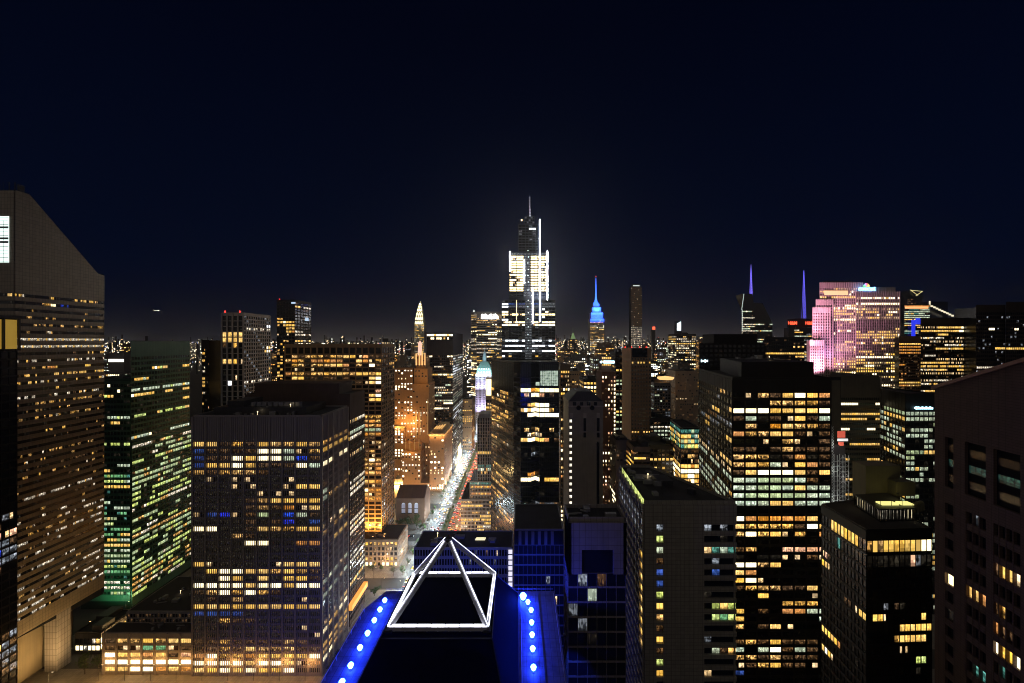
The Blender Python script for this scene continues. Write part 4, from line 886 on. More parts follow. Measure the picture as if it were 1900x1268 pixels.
for i_ in (0, 3):
    a_, c_ = Vector(q[i_]), Vector(q[(i_ + 1) % 4]); dn = Vector((-(c_ - a_).y, (c_ - a_).x)).normalized() * .6
    for k in range(10):
        if i_ == 3 and k > 6 and k % 2: continue
        p0 = a_ + (c_ - a_) * (k + .12) / 10 + dn; p1 = a_ + (c_ - a_) * (k + .62) / 10 + dn
        b.win([(p0.x, p0.y, zb + .6), (p1.x, p1.y, zb + .6), (p1.x, p1.y, zb + 3.9), (p0.x, p0.y, zb + 3.9)], 'w' if (k > 7 and i_ == 0) or (i_ == 3 and k < 4) else 's', 2, .5)
lt_ = MB(); lt_.box((X(1637, 160), 160, zb + 4.9), (X(1668, 160), 163, zb + 5.4)); lt_.box((X(1674, 160), 160, zb + 4.9), (X(1696, 160), 163, zb + 5.4)); b.part('light_trough', lt_, emit('lime_trough', (1, .92, .30), 1.0, True))
pt = MB(); pt.prism(rect(X(1655, 172), X(1690, 172), 170, 176), zb + 4.8, zb + 10.5); pt2_ = MB(); pt2_.prism(rect(X(1592, 178), X(1655, 178), 174, 181), zb, zb + 16)
for k in range(4): pt.beam((X(1634 + k * 20, 159), 159, zb + 5.2), (X(1634 + k * 20, 159), 159, zb + 7.2), .08)
pt.beam((X(1634, 159), 159, zb + 7.2), (X(1694, 159), 159, zb + 7.2), .07)
for k in range(3): pt.lathe(X(1702 + k * 10, 165), 166 + k, [(1.1, zb), (1.1, zb + 3), (.6, zb + 3.6), (0, zb + 3.7)], 10)
b.part('roof_plant', pt, wallmat('olive_metal', (.12, .11, .06), .6)); b.part('lift_house', pt2_, MATS['olive_metal'])
LAMPS.append(((X(1668, 165), 166, zb + 7.5), 220, (1, .85, .3)))
b.roofslab(pl, zt - .05, .5); b.done(wallmat('black_metal', (.011, .011, .010), .5), glassmat('amber_black_glass', (.010, .009, .007), .2))

# pink granite tower at the right edge
b = Bld('gabled_stone_tower', 'dark rosy stone tower with a sloping gable and deep window slots, filling the right edge', 150, 105)
xf, xn = X(1740, 130), X(2040, 92)
far, near = (X(1740, 130), 130.), (X(1740, 130) - 5.5, 80.)
u = Vector((near[0] - far[0], near[1] - far[1])); Ln = u.length; u = u / Ln; o_ = Vector((u.y, -u.x))
PT = lambda t, o: (far[0] + u.x * t + o_.x * o, far[1] + u.y * t + o_.y * o)
ztl, ztr = Z(718, 130), Z(668, 105)
slope = (ztr - ztl) / 25.
b.glz.prism([PT(0, 0), PT(Ln, 0), PT(Ln, -34), PT(0, -34)], 0, ztl - 2)
def wallrun(t0, t1, z0, z1, o=.9): b.wall.obox(PT(t0, o), PT(t1, o), o + .01, z0, z1)
tpx = lambda px: next(t / 50 for t in range(0, 3000) if (lambda P_: P_[0] * F / P_[1] + CX)(PT(t / 50, .9)) >= px) if px > 1741 else 0
zz = lambda py, t: Z(py, PT(t, .9)[1])
t = [0] + [tpx(p) for p in (1753, 1769, 1790, 1829, 1843, 1893)] + [Ln]
zt1, zb1 = zz(812, tpx(1760)), zz(905, tpx(1760))
for a_, c_ in ((0, 1), (2, 3), (4, 5), (6, 7)): wallrun(t[a_], t[c_], .2, zt1, .9 + a_ * .0005)
wallrun(0, Ln, zt1, ztl - 1.99, .9)
zg = lambda s_: ztl + slope * s_
b.wall.poly([(*PT(0, .9), ztl - 2), (*PT(Ln, .9), ztl - 2), (*PT(Ln, .9), zg(Ln)), (*PT(0, .9), zg(0))])
b.wall.poly([(*PT(0, 1.6), zg(0)), (*PT(Ln, 1.6), zg(Ln)), (*PT(Ln, -34), zg(Ln)), (*PT(0, -34), zg(0))])
b.wall.poly([(*PT(0, -34), 0), (*PT(0, .9), 0), (*PT(0, .9), zg(0)), (*PT(0, -34), zg(0))])
cp = MB(); cp.poly([(*PT(-.4, 1.7), zg(0) - .9), (*PT(Ln, 1.7), zg(Ln) - .9), (*PT(Ln, 1.7), zg(Ln) + .1), (*PT(-.4, 1.7), zg(0) + .1)]); cp.poly([(*PT(-.4, 1.7), zg(0) + .1), (*PT(Ln, 1.7), zg(Ln) + .1), (*PT(Ln, .2), zg(Ln) + .1), (*PT(-.4, .2), zg(0) + .1)])
cp.poly([(*PT(-.4, .9), zg(0) - .9), (*PT(Ln, .9), zg(Ln) - .9), (*PT(Ln, 1.7), zg(Ln) - .9), (*PT(-.4, 1.7), zg(0) - .9)]); b.part('gable_coping', cp, wallmat('rose_coping', (.36, .22, .15), .8))
groups = [(t[1], t[2], 1), (t[3] - 1.6, t[4], 4), (t[5] - .4, t[6], 4)]
LT = {(0, 4): 'W', (1, 4): 'Y', (2, 4): 'y', (3, 4): 'y', (4, 4): 'o', (6, 2): 'Y', (7, 2): 'y', (8, 2): 'n', (5, 2): 'd', (5, 6): 'w', (6, 6): 'y', (7, 6): 'Y', (8, 6): 'w', (5, 4): 'd', (6, 4): 'm', (5, 5): 'o', (6, 5): 'd', (7, 5): 'd', (3, 8): 't', (6, 7): 't', (4, 8): 't', (6, 8): 't', (3, 0): 'k', (0, 6): 'x', (4, 9): 'y', (3, 9): 'd'}
fh = 5.3; zs = zz(935, tpx(1760)); ci = 0
wallrun(0, Ln, zs, zb1, .92)
for (a_, c_, n_) in groups:
    wd = (c_ - a_) / n_
    for k in range(n_):
        if n_ > 1:
            for s_ in (0,): b.wall.obox(PT(a_ + k * wd - .14, .88), PT(a_ + k * wd + .14, .88), .87, .2, zs)
        for j in range(24):
            z1 = zs - j * fh; z0 = z1 - fh * .62
            b.wall.obox(PT(a_ + k * wd, .8), PT(a_ + (k + 1) * wd, .8), .79, z1 - fh, z0)
            ch = LT.get((ci, j))
            if ch: p0, p1 = PT(a_ + k * wd + .16, .15), PT(a_ + (k + 1) * wd - .16, .15); b.win([(*p0, z0), (*p1, z0), (*p1, z1), (*p0, z1)], ch, 1, 1.0)
        ci += 1
for a_, c_ in ((t[1], t[2]), (t[3], t[4]), (t[5], t[6])):
    for k in range(3):
        zz_ = zb1 + (zt1 - zb1) * (.18 + .3 * k); p0, p1 = PT(a_ + .3, .1), PT(c_ - .3, .1); b.win([(*p0, zz_ - 1), (*p1, zz_ - 1), (*p1, zz_ + 1.2), (*p0, zz_ + 1.2)], 'd' if k != 1 else 't', 3, .05 if k != 1 else .13)
b.done(wallmat('rose_granite', (.105, .068, .054), .8, .18, .3, (1.8, .75, .035)), wallmat('slot_glass', (.006, .008, .010), .5, .3, .3, spec=.03))

# banded tower, dark grid tower, scaffold
D = 330.; b = Bld('banded_tower', 'dark beige tower with horizontal lit bands, between the big black tower and black grid', X(1595, D), 345)
pl = rectv(1540, 1632, D, 370); b.core(pl, 0, Z(700, D))
BD = {j: ''.join(random.Random(j + 300).choice('yysw.') if random.Random(j * 3 + i // 4).random() < .6 else '.' for i in range(18)) for j in (1, 3, 4, 6, 7, 9, 12, 13, 16, 19, 22)}
b.facade((X(1560, D), D), pl[1], Z(738, D), 36, 4.0, 18, lambda i, j: BD.get(j, '.' * 18)[i], .5, .04, .35, .3, panes=2, zfill=Z(699, D), zbot=.2, gain=.85)
b.wall.box((X(1540, D), D - .2, 0), (X(1560, D) - .4, D - .01, Z(706, D))); b.roofslab(pl, Z(700, D)); b.done(wallmat('beige_bands', (.085, .075, .06), .8), GLASS)
D = 300.; b = Bld('black_grid_tower', 'black gridded glass tower with green-white floors and a blue-white sign at its top', X(1690, D), 330)
pl = [(X(1680, D), D), (X(1739, D), D), (X(1739, D), 345), (X(1625, 345) - 2, 345)]; zt = Z(733, D); b.core(pl, 0, zt)
gA = rnd(111, 'cgcy', .5, .6, .22, 2, dim='x')
b.facade(pl[0], pl[1], Z(764, D), 44, 4.0, 7, lambda i, j: 'c' if j in (0, 1) else gA(i, j), .3, .12, .4, .3, panes=3, zfill=zt, zbot=.2, gain=.75)
b.facade(pl[3], pl[0], Z(764, D), 44, 4.0, 11, rnd(112, 'ccgy', .5, .6, .25, 2, dim='x'), .3, .12, .4, .3, panes=3, zfill=zt, zbot=.2, gain=.7)
sg = MB(); zc = Z(757, D); sg.lathe(X(1698, D), D - 1, [(0, zc - 1.2), (1.15, zc - .5), (1.15, zc + .5), (0, zc + 1.2)], 10)
for k in range(8): sg.box((X(1701 + k * 3.6, D), D - 1, zc - .95), (X(1703.6 + k * 3.6, D), D - .7, zc + .95 - .5 * (k % 2)))
b.part('corner_sign', sg, emit('blue_white_sign', (.45, .85, 1), 3.6)); b.roofslab(pl, zt); b.done(wallmat('black_grid', (.014, .015, .016), .5), GLASS)
D = 290.; b = Bld('scaffold_hoist', 'floodlit white scaffold and hoist mast climbing the corner beside the big black tower', X(1558, D), 295)
sm = MB()
for k in range(4):
    x = X(1543 + k * 10.5, D)
    sm.beam((x, D, 40), (x, D, Z(790 if k < 1 else 845, D)), .22); sm.beam((x, D + 3, 40), (x, D + 3, Z(790 if k < 1 else 845, D)), .22)
for k in range(26):
    z = 42 + k * 3.4
    if z > Z(850, D): break
    sm.beam((X(1543, D), D, z), (X(1575, D), D, z), .13); sm.beam((X(1553.5, D), D, z), (X(1564, D), D, z + 3.4), .1); sm.beam((X(1575, D), D, z), (X(1564, D), D, z + 3.4), .1)
k = 0
while 42 + k * 2 < Z(792, D): z = 42 + k * 2; sm.beam((X(1541, D), D - .4, z), (X(1546, D), D - .4, z + 2), .2); sm.beam((X(1546, D), D - .4, z), (X(1541, D), D - .4, z + 2), .2); k += 1
b.part('scaffold', sm, wallmat('white_tube', (.6, .6, .58), .5))
bk = MB(); bk.prism(rect(X(1538, D), X(1577, D), D + 4, D + 14), 0, Z(828, D)); b.part('wall', bk, wallmat('dark_block', (.05, .045, .045), .8))
sh = MB(); sh.box((X(1553, D), D - .7, Z(812, D)), (X(1567, D), D - .3, Z(800, D))); sh.box((X(1555, D), D - .7, Z(827, D)), (X(1564, D), D - .3, Z(820, D))); b.part('red_banner', sh, emit('red_banner', (1, .16, .10), .55))
q = MB(); q.box((X(1553, D), D - .71, Z(818.5, D)), (X(1572, D), D - .3, Z(814, D))); b.part('white_banner', q, emit('white_banner', (1, .97, .95), .8)); b.done(CONC)
for z in (52, 70, 88, 108, 126): LAMPS.append(((X(1548, D), D - 3.5, z), 480, (.92, 1, .95))); LAMPS.append(((X(1565, D), D - 4, z - 6), 420, (1, .95, .9)))

# dark apartment tower and office slab behind the big black one
D = 320.; b = Bld('apartment_tower', 'black apartment tower with a few orange windows rising behind the big black office tower', X(1360, D), 335)
pl = rectv(1298, 1420, D, 350); b.core(pl, 0, Z(640, D)); b.wall.prism(rect(X(1330, D), X(1412, D), D + 5, 345), Z(640, D), Z(620, D))
AP = {(4, 9): 'y', (5, 9): 'n', (4, 10): 'y', (5, 10): 'n', (8, 5): 'd', (9, 5): 'o', (6, 6): 'd', (10, 7): 'n', (12, 4): 'd', (12, 6): 'd', (11, 7): 'n', (13, 7): 'd', (8, 11): 'Y', (9, 11): 'o', (8, 12): 'm', (9, 12): 'y', (0, 17): 'd', (1, 17): 'n', (0, 18): 'n', (3, 6): 'd', (13, 4): 'd', (0, 21): 'y', (1, 22): 'm', (0, 25): 'y', (9, 2): 'y', (8, 2): 'd', (1, 12): 'x'}
b.facade(pl[0], pl[1], Z(640, D), 46, 2.35 * 1.5, 14, lambda i, j: AP.get((i, j - 2) if j > 1 else None) if j > 1 else None, .4, .3, .25, .2, panes=2, zfill=Z(639, D), zbot=.2)
sg = MB()
for k, (w_, h_) in enumerate(((2, 3), (2, 2), (1.6, 4), (2.4, 2.4))): sg.box((X(1300 + k * 3.4, D), D - .9, Z(670, D) - h_ * .3), (X(1300 + k * 3.4 + w_, D), D - .5, Z(670, D) + h_ * .32))
b.part('small_sign', sg, emit('pale_blue_sign', (.7, .9, 1), 2.4)); b.roofslab(pl, Z(640, D)); b.done(wallmat('black_brick', (.016, .014, .015), .8), GLASS)
D = 520.; b = Bld('office_slab', 'dark slab with thin yellow floor strips and blue-white dots, right of the black apartments', X(1455, D), 535)
pl = rectv(1418, 1492, D, 560); b.core(pl, 0, Z(628, D))
b.facade(pl[0], pl[1], Z(630, D), 46, 4.1, 18, lambda i, j: 'y' if j in (4, 10) else ('C' if j in (7, 8) and i < 5 and (i + j) % 2 else rnd(115, 'ymd', .3, .4, .08)(i, j)), .42, .1, .3, .2, panes=2, zfill=Z(626, D), zbot=.2); b.roofslab(pl, Z(628, D)); b.done(wallmat('dark_slab', (.03, .03, .035), .7), GLASS)

# pink floodlit slab
D = 620.; PK = wallmat('indiana_limestone', (.46, .40, .37), .85, .1, .3)
b = Bld('pink_slab_tower', 'huge stepped limestone slab floodlit pink on its left end, with a glowing blue-white rooftop sign', X(1590, D), 640)
def pslab(pa, pb, da, db, top, seed, pr_=.35, dk_=True):
    pl = rectv(pa, pb, da, db); zt = Z(top, D); b.wall.prism(pl, 0, zt); n_ = max(2, int((pl[1][0] - pl[0][0]) / 3.3)); bw = (pl[1][0] - pl[0][0]) / n_
    for k in range(n_ + 1): b.wall.box((pl[0][0] + k * bw - .55, da - .8, 30), (pl[0][0] + k * bw + .55, da - .004, zt + .6 + (k % 2) * .3))
    f = rnd(seed, 'yywn', pr_ + .1, .8, .2, 3, dim='x') if pr_ else (lambda i, j: None)
    b.facade(pl[0], pl[1], zt - 8, int((zt - 70) / 4.2), 4.2, n_, f, .4, .38, .3, .2, panes=1, grid=False, vdepth=.05, gain=1.7)
    dk = MB()
    if dk_:
        for j in range(int((zt - 70) / 4.2)):
            for k in range(n_): x = pl[0][0] + (k + .5) * bw; z = zt - 8 - j * 4.2; dk.box((x - bw * .24, da - .04, z - 2.5), (x + bw * .24, da - .006, z - .2))
        o = b.part('dark_windows', dk, GLASS); o['kind'] = 'stuff'
    return pl
pslab(1503, 1528, D - 6, D + 30, 632, 0, 0); pslab(1508, 1540, D, D + 30, 571, 0, 0); pslab(1514, 1545, D + 2, D + 30, 556, 0, 0); pslab(1521, 1600, D + 5, D + 32, 524, 121, .4); pslab(1588, 1669, D - 1, D + 34, 542, 122, .5); pslab(1600, 1660, D + 4, D + 30, 533, 0, 0, False)
dc = MB(); dc.box((X(1533, D), D + 3.6, Z(547, D)), (X(1577, D), D + 4.1, Z(539, D))); b.part('observation_deck', dc, emit('deck_glow', (1, .62, .30), .85))
bd = MB(); bd.box((X(1536, D), D + 8, Z(526, D)), (X(1588, D), D + 9, Z(520, D))); b.part('roof_windows', bd, METAL)
sgm = emit('ice_blue_sign', (.14, .42, 1), 7.0, True)
text3d('comcast', 9.5, (X(1607, D), D - 1.6, Z(536, D)), sgm, b.root, 'sign_letters', .5, .80)
fan = MB(); fx, fz = X(1606, D), Z(532.5, D)
for k in range(6):
    a0, a1 = math.pi * (k + .08) / 6, math.pi * (k + .92) / 6
    fan.poly([(fx, D - 1.5, fz), (fx + 5 * math.cos(a0), D - 1.5, fz + 5 * math.sin(a0)), (fx + 5 * math.cos(a1), D - 1.5, fz + 5 * math.sin(a1))][::1], k)
b.part('sign_fan', fan, [emit('fan_%s' % n_, c_, 2.2) for n_, c_ in (('yellow', (1, .8, .2)), ('orange', (1, .45, .1)), ('red', (1, .15, .15)), ('violet', (.7, .3, 1)), ('blue', (.2, .4, 1)), ('green', (.2, .9, .3)))])
b.done(PK)
PINK = (1, .42, .64)
for px, z, p, tx, tz in ((1500, 150, 60000, 1511, 185), (1508, 150, 60000, 1518, 190), (1517, 150, 50000, 1524, 195), (1504, 190, 50000, 1514, 225), (1512, 205, 50000, 1526, 250), (1520, 225, 40000, 1530, 275), (1532, 150, 40000, 1540, 200), (1545, 165, 30000, 1552, 215), (1556, 150, 22000, 1562, 190), (1538, 235, 22000, 1545, 270)):
    LAMPS.append(((X(px, D - 24), D - 24, z), p * (3.4 if px < 1518 else 2.0), (.75, .34, 1) if px == 1545 else PINK, (X(tx, D), D, tz)))

# right-hand mid distance
D = 560.; b = Bld('orange_band_block', 'orange-lit narrow block with bright window bands between the pink slab and the wide office block', X(1688, D), 575)
pl = rectv(1668, 1709, D, 600); b.core(pl, 0, Z(625, D)); OB = [1, 2, 3, 6, 7, 12, 16, 20]
b.facade(pl[0], pl[1], Z(637, D), 44, 4.0, 12, lambda i, j: 'o' if j in (1, 2, 3) else ('y' if j in (0, 13) else rnd(125, 'oym', .2, .5, .1)(i, j)), .42, .15, .3, .25, panes=2, zfill=Z(624, D), zbot=.2); b.done(wallmat('orange_stone', (.24, .13, .07), .8))
D = 470.; b = Bld('wide_office_block', 'wide dark office block with many pale yellow rows and a bright top floor', X(1760, D), 490)
pl = rectv(1708, 1811, D, 520); b.core(pl, 0, Z(592, D)); fa_ = rnd(126, 'ysyn', .65, .8, .12, 5)
b.facade(pl[0], pl[1], Z(606, D), 50, 4.0, 26, lambda i, j: ('n' if i < 8 else 'w' if i > 18 else 'y') if j == 0 else ('w' if j == 1 and i > 17 else ('y' if j == 1 and i > 3 else fa_(i, j) if j < 17 else (fa_(i, j) if j % 3 == 0 else '.'))), .42, .06, .3, .25, panes=2, zfill=Z(591, D), zbot=.2, gain=.9)
b.roofslab(pl, Z(592, D)); b.done(wallmat('umber_bands', (.05, .035, .028), .7))
D = 430.; b = Bld('twin_step_block', 'dark brown two-part block with thin pale strips, behind the gabled stone tower', X(1870, D), 450)
pl = rectv(1811, 1865, D, 480); b.core(pl, 0, Z(567, D)); p2 = rectv(1866.5, 1990, D - 3, 480); b.core(p2, 0, Z(562, D))
tsb = lambda o: (lambda i, j: 's' if j in (14,) else ('y' if j == 9 and i + o > 8 else ('w' if j in (4,) and (i + o) in (6, 7, 8, 18, 19) else ('k' if random.Random(i * 131 + j * 17 + o).random() < .06 else ('d' if j in (15, 20) and (i + o) % 4 else '.')))))
b.facade(pl[0], pl[1], Z(580, D), 50, 4.0, 14, tsb(0), .4, .08, .3, .25, panes=2, zfill=Z(566, D), zbot=.2); b.facade(p2[0], p2[1], Z(580, D - 3), 50, 4.0, 32, tsb(14), .4, .08, .3, .25, panes=2, zfill=Z(561, D), zbot=.2)
b.done(wallmat('dark_umber', (.032, .022, .020), .8))

# terraced glass building and neighbours
D = 350.; b = Bld('terraced_glass_block', 'glass block with planted terraces and bright yellow-green floors, left of the big black tower', X(1272, D), 365)
xm = X(1263, D); pl = [(xm, D), (X(1301, D), D), (X(1301, D), 390), (X(1244, 385), 385)]; b.core(pl, 0, Z(795, D))
TG = rows('tttgtt YYytcy gYgYtg tlYlYg ddxddd d.ymd. ...ndn yYYoYy wwwwWW yywwyy yymwyo ymyoyy')
b.facade(pl[0], pl[1], Z(797, D), 30, 4.2, 6, TG, .22, .06, .4, .5, panes=4, zbot=.2, gain=1.1); b.facade(pl[3], pl[0], Z(797, D), 30, 4.2, 8, lambda i, j: TG(i % 6, j), .22, .06, .4, .5, panes=3, zbot=.2)
pg = MB()
for j in (0, 2, 3):
    for k in range(26): x = X(1246 + rng.random() * 16, 370); z = Z(797, D) - j * 4.2 - 3; pg.lathe(x, 372 - k * .7, [(0, z), (.8, z + .7), (0, z + 1.5)], 5)
b.part('terrace_planting', pg, wallmat('leaf_green', (.05, .11, .03), .8)); b.roofslab(pl, Z(795, D)); b.done(wallmat('white_slab_edge', (.2, .2, .18), .6), GLASS)
LAMPS.append(((X(1250, 372), 362, Z(818, D)), 1500, (.3, 1, .4)))
def plain(name, label, pa, pb, D, db, top, seed, lit, prow, wallm, fh=3.9, bw=3.6, sp=.42, pier=.3, panes=2, pin=.7, pout=.12, gain=1.0, side=True, parts=60, punched=False, topdrop=3, run=3):
    """an ordinary building block: front face plus the side that faces the avenue"""
    xa, xb = X(pa, D), X(pb, D); b = Bld(name, label, (xa + xb) / 2, (D + db) / 2, parts=parts); pl = rect(xa, xb, D, db); zt = Z(top, D)
    (b.wall if punched else b.glz).prism(pl, 0, zt)
    nf = max(1, int((zt - topdrop - 1) / fh)); f = rnd(seed, lit, prow, pin, pout, run, dim='zzd' if punched else 'd')
    k_ = dict(panes=panes, gain=gain, grid=not punched, zfill=zt + .1, zbot=.2)
    b.facade(pl[0], pl[1], zt - topdrop, nf, fh, max(2, round((xb - xa) / bw)), f, sp, pier, .35, .25, **k_)
    f = rnd(seed + 1, lit, prow, pin, pout, run, dim='zzd' if punched else 'd'); n_ = max(2, round((db - D) / bw))
    if xb < 0: b.facade(pl[1], pl[2], zt - topdrop, nf, fh, n_, f, sp, pier, .35, .25, **k_)
    elif xa > 0: b.facade(pl[3], pl[0], zt - topdrop, nf, fh, n_, f, sp, pier, .35, .25, **k_)
    b.roofslab(pl, zt); m_ = MB(); rr_ = random.Random(seed)
    for _ in range(2):
        w_, d_ = (xb - xa) * rr_.uniform(.2, .5), (db - D) * rr_.uniform(.2, .5); x_, y_ = xa + (xb - xa - w_) * rr_.random(), D + (db - D - d_) * rr_.random(); m_ = MB(); m_.prism(rect(x_, x_ + w_, y_, y_ + d_), zt + .3, zt + rr_.uniform(2.5, 5)); b.part('roof_plant', m_, METAL)
    b.done(wallm); return b
TAN, GRY, BRK, DRK, OCH = MATS['tan_brick'], MATS['grey_stone'], MATS['red_brick'], wallmat('charcoal', (.04, .038, .04), .8), wallmat('ochre_brick', (.27, .19, .12), .85, .2)
plain('stone_loft', 'grey stone block with three bright white top windows right of the brick tower', 1143, 1170, 360, 395, 820, 131, 'wx', .1, GRY, punched=True, bw=3.4)
plain('corner_block', 'small block with orange-striped left side in front of the brown masonry tower', 1176, 1206, 330, 352, 832, 132, 'Yo', .8, OCH, sp=.5, pier=.05)
plain('grid_high_rise', 'tall grid-fronted tower packed with small white windows above the pale arched stone tower', 1255, 1291, 760, 800, 621, 133, 'yswn', .8, DRK, fh=4.2, bw=4, pin=.75, pout=.4, run=2)
plain('arched_stone_tower', 'pale stone tower with lit vertical edges, right of the brown masonry tower', 1253, 1295, 600, 640, 690, 134, 'xdn', .2, wallmat('pale_sand', (.36, .29, .22), .85), punched=True, bw=3.4)
plain('flat_office', 'low office block with two rows of white windows left of the terraced glass one', 1206, 1246, 420, 470, 778, 135, 'csw', .4, DRK)
plain('round_top_tower', 'grey tower topped by an orange lit disc, right of the brown masonry tower', 1214, 1244, 560, 600, 712, 136, 'kc', .3, GRY)
plain('loft_block', 'dim block with scattered small lights below the flat office, in front of it', 1205, 1250, 375, 410, 828, 137, 'yxk', .3, DRK)
plain('yellow_window_block', 'small office block packed with bright yellow windows behind the hipped stone tower', 1083, 1113, 520, 560, 705, 138, 'wyy', .95, DRK, pin=.9, fh=5, bw=4.5)
plain('tan_tower', 'narrow tan apartment block behind the hipped stone tower', 1057, 1078, 640, 670, 690, 139, 'ynx', .4, OCH, punched=True)
plain('street_corner_block', 'tan corner building facing the avenue beyond the dark avenue tower', 858, 876, 760, 800, 742, 140, 'ymx', .4, OCH, punched=True)
plain('blue_light_tower', 'dark tower with a brilliant cyan lamp left of the brown masonry tower', 1142, 1156, 470, 500, 655, 141, 'gyc', .5, DRK)
plain('plaza_pavilion', 'low dark pavilion with lit shop windows between the stilted tower and the ribbed annex', 140, 186, 262, 284, 1176, 171, 'yws', .9, DRK, sp=.3, pier=.1, bw=2.5, pin=.9, fh=4.4)
q_ = bpy.context.scene.objects['round_top_tower']; m_ = MB(); z_ = Z(712, 560); x_ = X(1235, 575)
m_.lathe(x_, 575, [(9, z_ + 4), (11, z_ + 5.5), (11, z_ + 7.5), (0, z_ + 9)], 16); o = m_.build('lit_disc', emit('disc_orange', (1, .55, .2), 1.3), q_, (q_.location.x, q_.location.y, 0))
# ---------------------------------------------------------------- far landmarks
D = 1830.; xc = X(1108, D)
b = Bld('spired_tower', 'famous stepped tower with a blue floodlit crown and thin glowing mast on the skyline', xc, D + 30)
hw = X(1121, D) - xc; LS = wallmat('grey_limestone', (.48, .45, .42), .85)
lv = [(hw, 0, Z(592, D)), (hw * .86, Z(592, D), Z(580, D)), (hw * .62, Z(580, D), Z(570, D)), (hw * .42, Z(570, D), Z(563, D))]
for h_, z0, z1 in lv: b.wall.prism(rect(xc - h_, xc + h_, D + (hw - h_), D + 60 - (hw - h_)), z0, z1)
f = rnd(151, 'ynsm', .7, .75, .35, 2, dim='xd')
b.facade((xc - hw, D), (xc + hw, D), Z(595, D), 30, 7.5, 11, f, .4, .35, .3, .2, panes=1, grid=False, gain=1.5); b.facade((xc + hw, D), (xc + hw, D + 60), Z(595, D), 30, 7.5, 10, f, .4, .35, .3, .2, panes=1, grid=False)
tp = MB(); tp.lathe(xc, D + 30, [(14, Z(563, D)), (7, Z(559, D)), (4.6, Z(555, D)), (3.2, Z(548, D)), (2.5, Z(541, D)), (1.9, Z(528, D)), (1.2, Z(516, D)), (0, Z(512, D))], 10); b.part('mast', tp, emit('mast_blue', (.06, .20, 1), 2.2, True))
q = MB(); q.lathe(xc, D + 30, [(0, Z(513, D)), (1.8, Z(511.5, D)), (0, Z(510, D))], 6); b.part('beacon', q, MATS['red_beacon'])
b.done(LS)
BL = (.012, .05, 1)
for px in (1098, 1104, 1112, 1118): LAMPS.append(((X(px, D), D - 40, Z(597, D)), 620000, BL, (X(px, D), D + 6, Z(581, D)))); LAMPS.append(((X(px, D), D - 25, Z(584, D)), 380000, BL, (X(px, D), D + 20, Z(570, D))))
LAMPS.append(((X(1108, D), D - 10, Z(576, D)), 240000, (.03, .16, 1), (X(1108, D), D + 30, Z(566, D))))
D = 1300.; b = Bld('needle_tower', 'very thin tall apartment tower with dense white window dots, right of the blue crowned spire', X(1181, D), D + 12)
pl = rect(X(1171, D), X(1191, D), D, D + 24); b.wall.prism(pl, 0, Z(532, D)); zt = Z(532, D); b.wall.prism(rect(X(1173, D), X(1189, D), D + 3, D + 20), zt, Z(527, D))
b.facade(pl[0], pl[1], zt - 4, 56, 5.6, 8, lambda i, j: 's' if (j > 21 and (i * 5 + j * 3) % 7) or (i * 3 + j * 11) % 13 == 0 else 'd', .4, .4, .4, .2, panes=1, grid=False, gain=.8); b.done(DRK)
lt_ = MB(); lt_.box((X(1175, D), D + 2, Z(531, D)), (X(1187, D), D + 2.8, Z(529.5, D))); b.part('crown_light', lt_, emit('pale_crown', (.9, .95, 1), 1.0))
D = 1150.; b = Bld('crystal_tower', 'faceted glass tower with a purple lit lattice spire and white-edged sloping top', X(1404, D), D + 25)
zz1, zz2, zz3 = Z(555, D), Z(572, D), Z(545, D)
L_ = rectv(1376, 1400, D, D + 55); b.core(L_, 0, Z(575, D), None)
b.glz.prism(L_, Z(575, D), zz3, 0, [(X(1382, D), D + 5), (X(1398, D), D + 5), (X(1398, D), D + 50), (X(1382, D), D + 50)]); b.core(rect(X(1400, D) + .01, X(1434, D), D + 2, D + 55), 0, Z(600, D)); b.glz.prism(rect(X(1400, D) + .01, X(1434, D), D + 2, D + 55), Z(600, D), Z(562, D), 0, [(X(1400, D) + .01, D + 8), (X(1418, D), D + 8), (X(1418, D), D + 45), (X(1400, D) + .01, D + 45)])
f = rnd(155, 'sycw', .6, .85, .15, 4); b.facade(L_[0], L_[1], Z(577, D), 28, 6, 9, lambda i, j: 's' if i < 1 or j in (3, 6, 9) else f(i, j), .4, .1, .3, .2, panes=2, grid=False); b.facade((X(1400, D), D + 2), (X(1434, D), D + 2), Z(601, D), 24, 6, 13, f, .4, .1, .3, .2, panes=2, grid=False)
ed = MB(); ed.beam((X(1376, D), D - .5, Z(575, D)), (X(1382, D), D + 4.5, zz3), .8); ed.beam((X(1377, D), D - .5, Z(615, D)), (X(1377, D), D - .5, Z(575, D)), .7); b.part('edge_light', ed, emit('edge_white', (.75, .9, .85), .7))
spi = MB(); sx0, sy0 = X(1393.5, D + 25), D + 25; zb, zt = Z(562, D + 25), Z(491, D + 25)
for a_, c_ in ((-1, -1), (1, -1), (1, 1), (-1, 1)): spi.beam((sx0 + a_ * 3.4, sy0 + c_ * 3.4, zb), (sx0, sy0, zt), .4)
for k in range(14):
    t0, t1 = k / 14, (k + 1) / 14; w0, w1 = 3.4 * (1 - t0), 3.4 * (1 - t1); z0, z1 = zb + (zt - zb) * t0, zb + (zt - zb) * t1
    spi.beam((sx0 - w0, sy0 - w0, z0), (sx0 + w1, sy0 - w1, z1), .45); spi.beam((sx0 - w0, sy0 - w0, z0), (sx0 + w0, sy0 - w0, z0), .45)
spi.beam((sx0, sy0, zb), (sx0, sy0, Z(498, D)), .8)
b.part('lattice_spire', spi, emit('violet_led', (.24, .18, 1), 1.1)); b.done(METAL)
D = 1250.; b = Bld('antenna_tower', 'dark tower with red sign cubes and a violet lattice antenna, left of the pink slab', X(1489, D), D + 25)
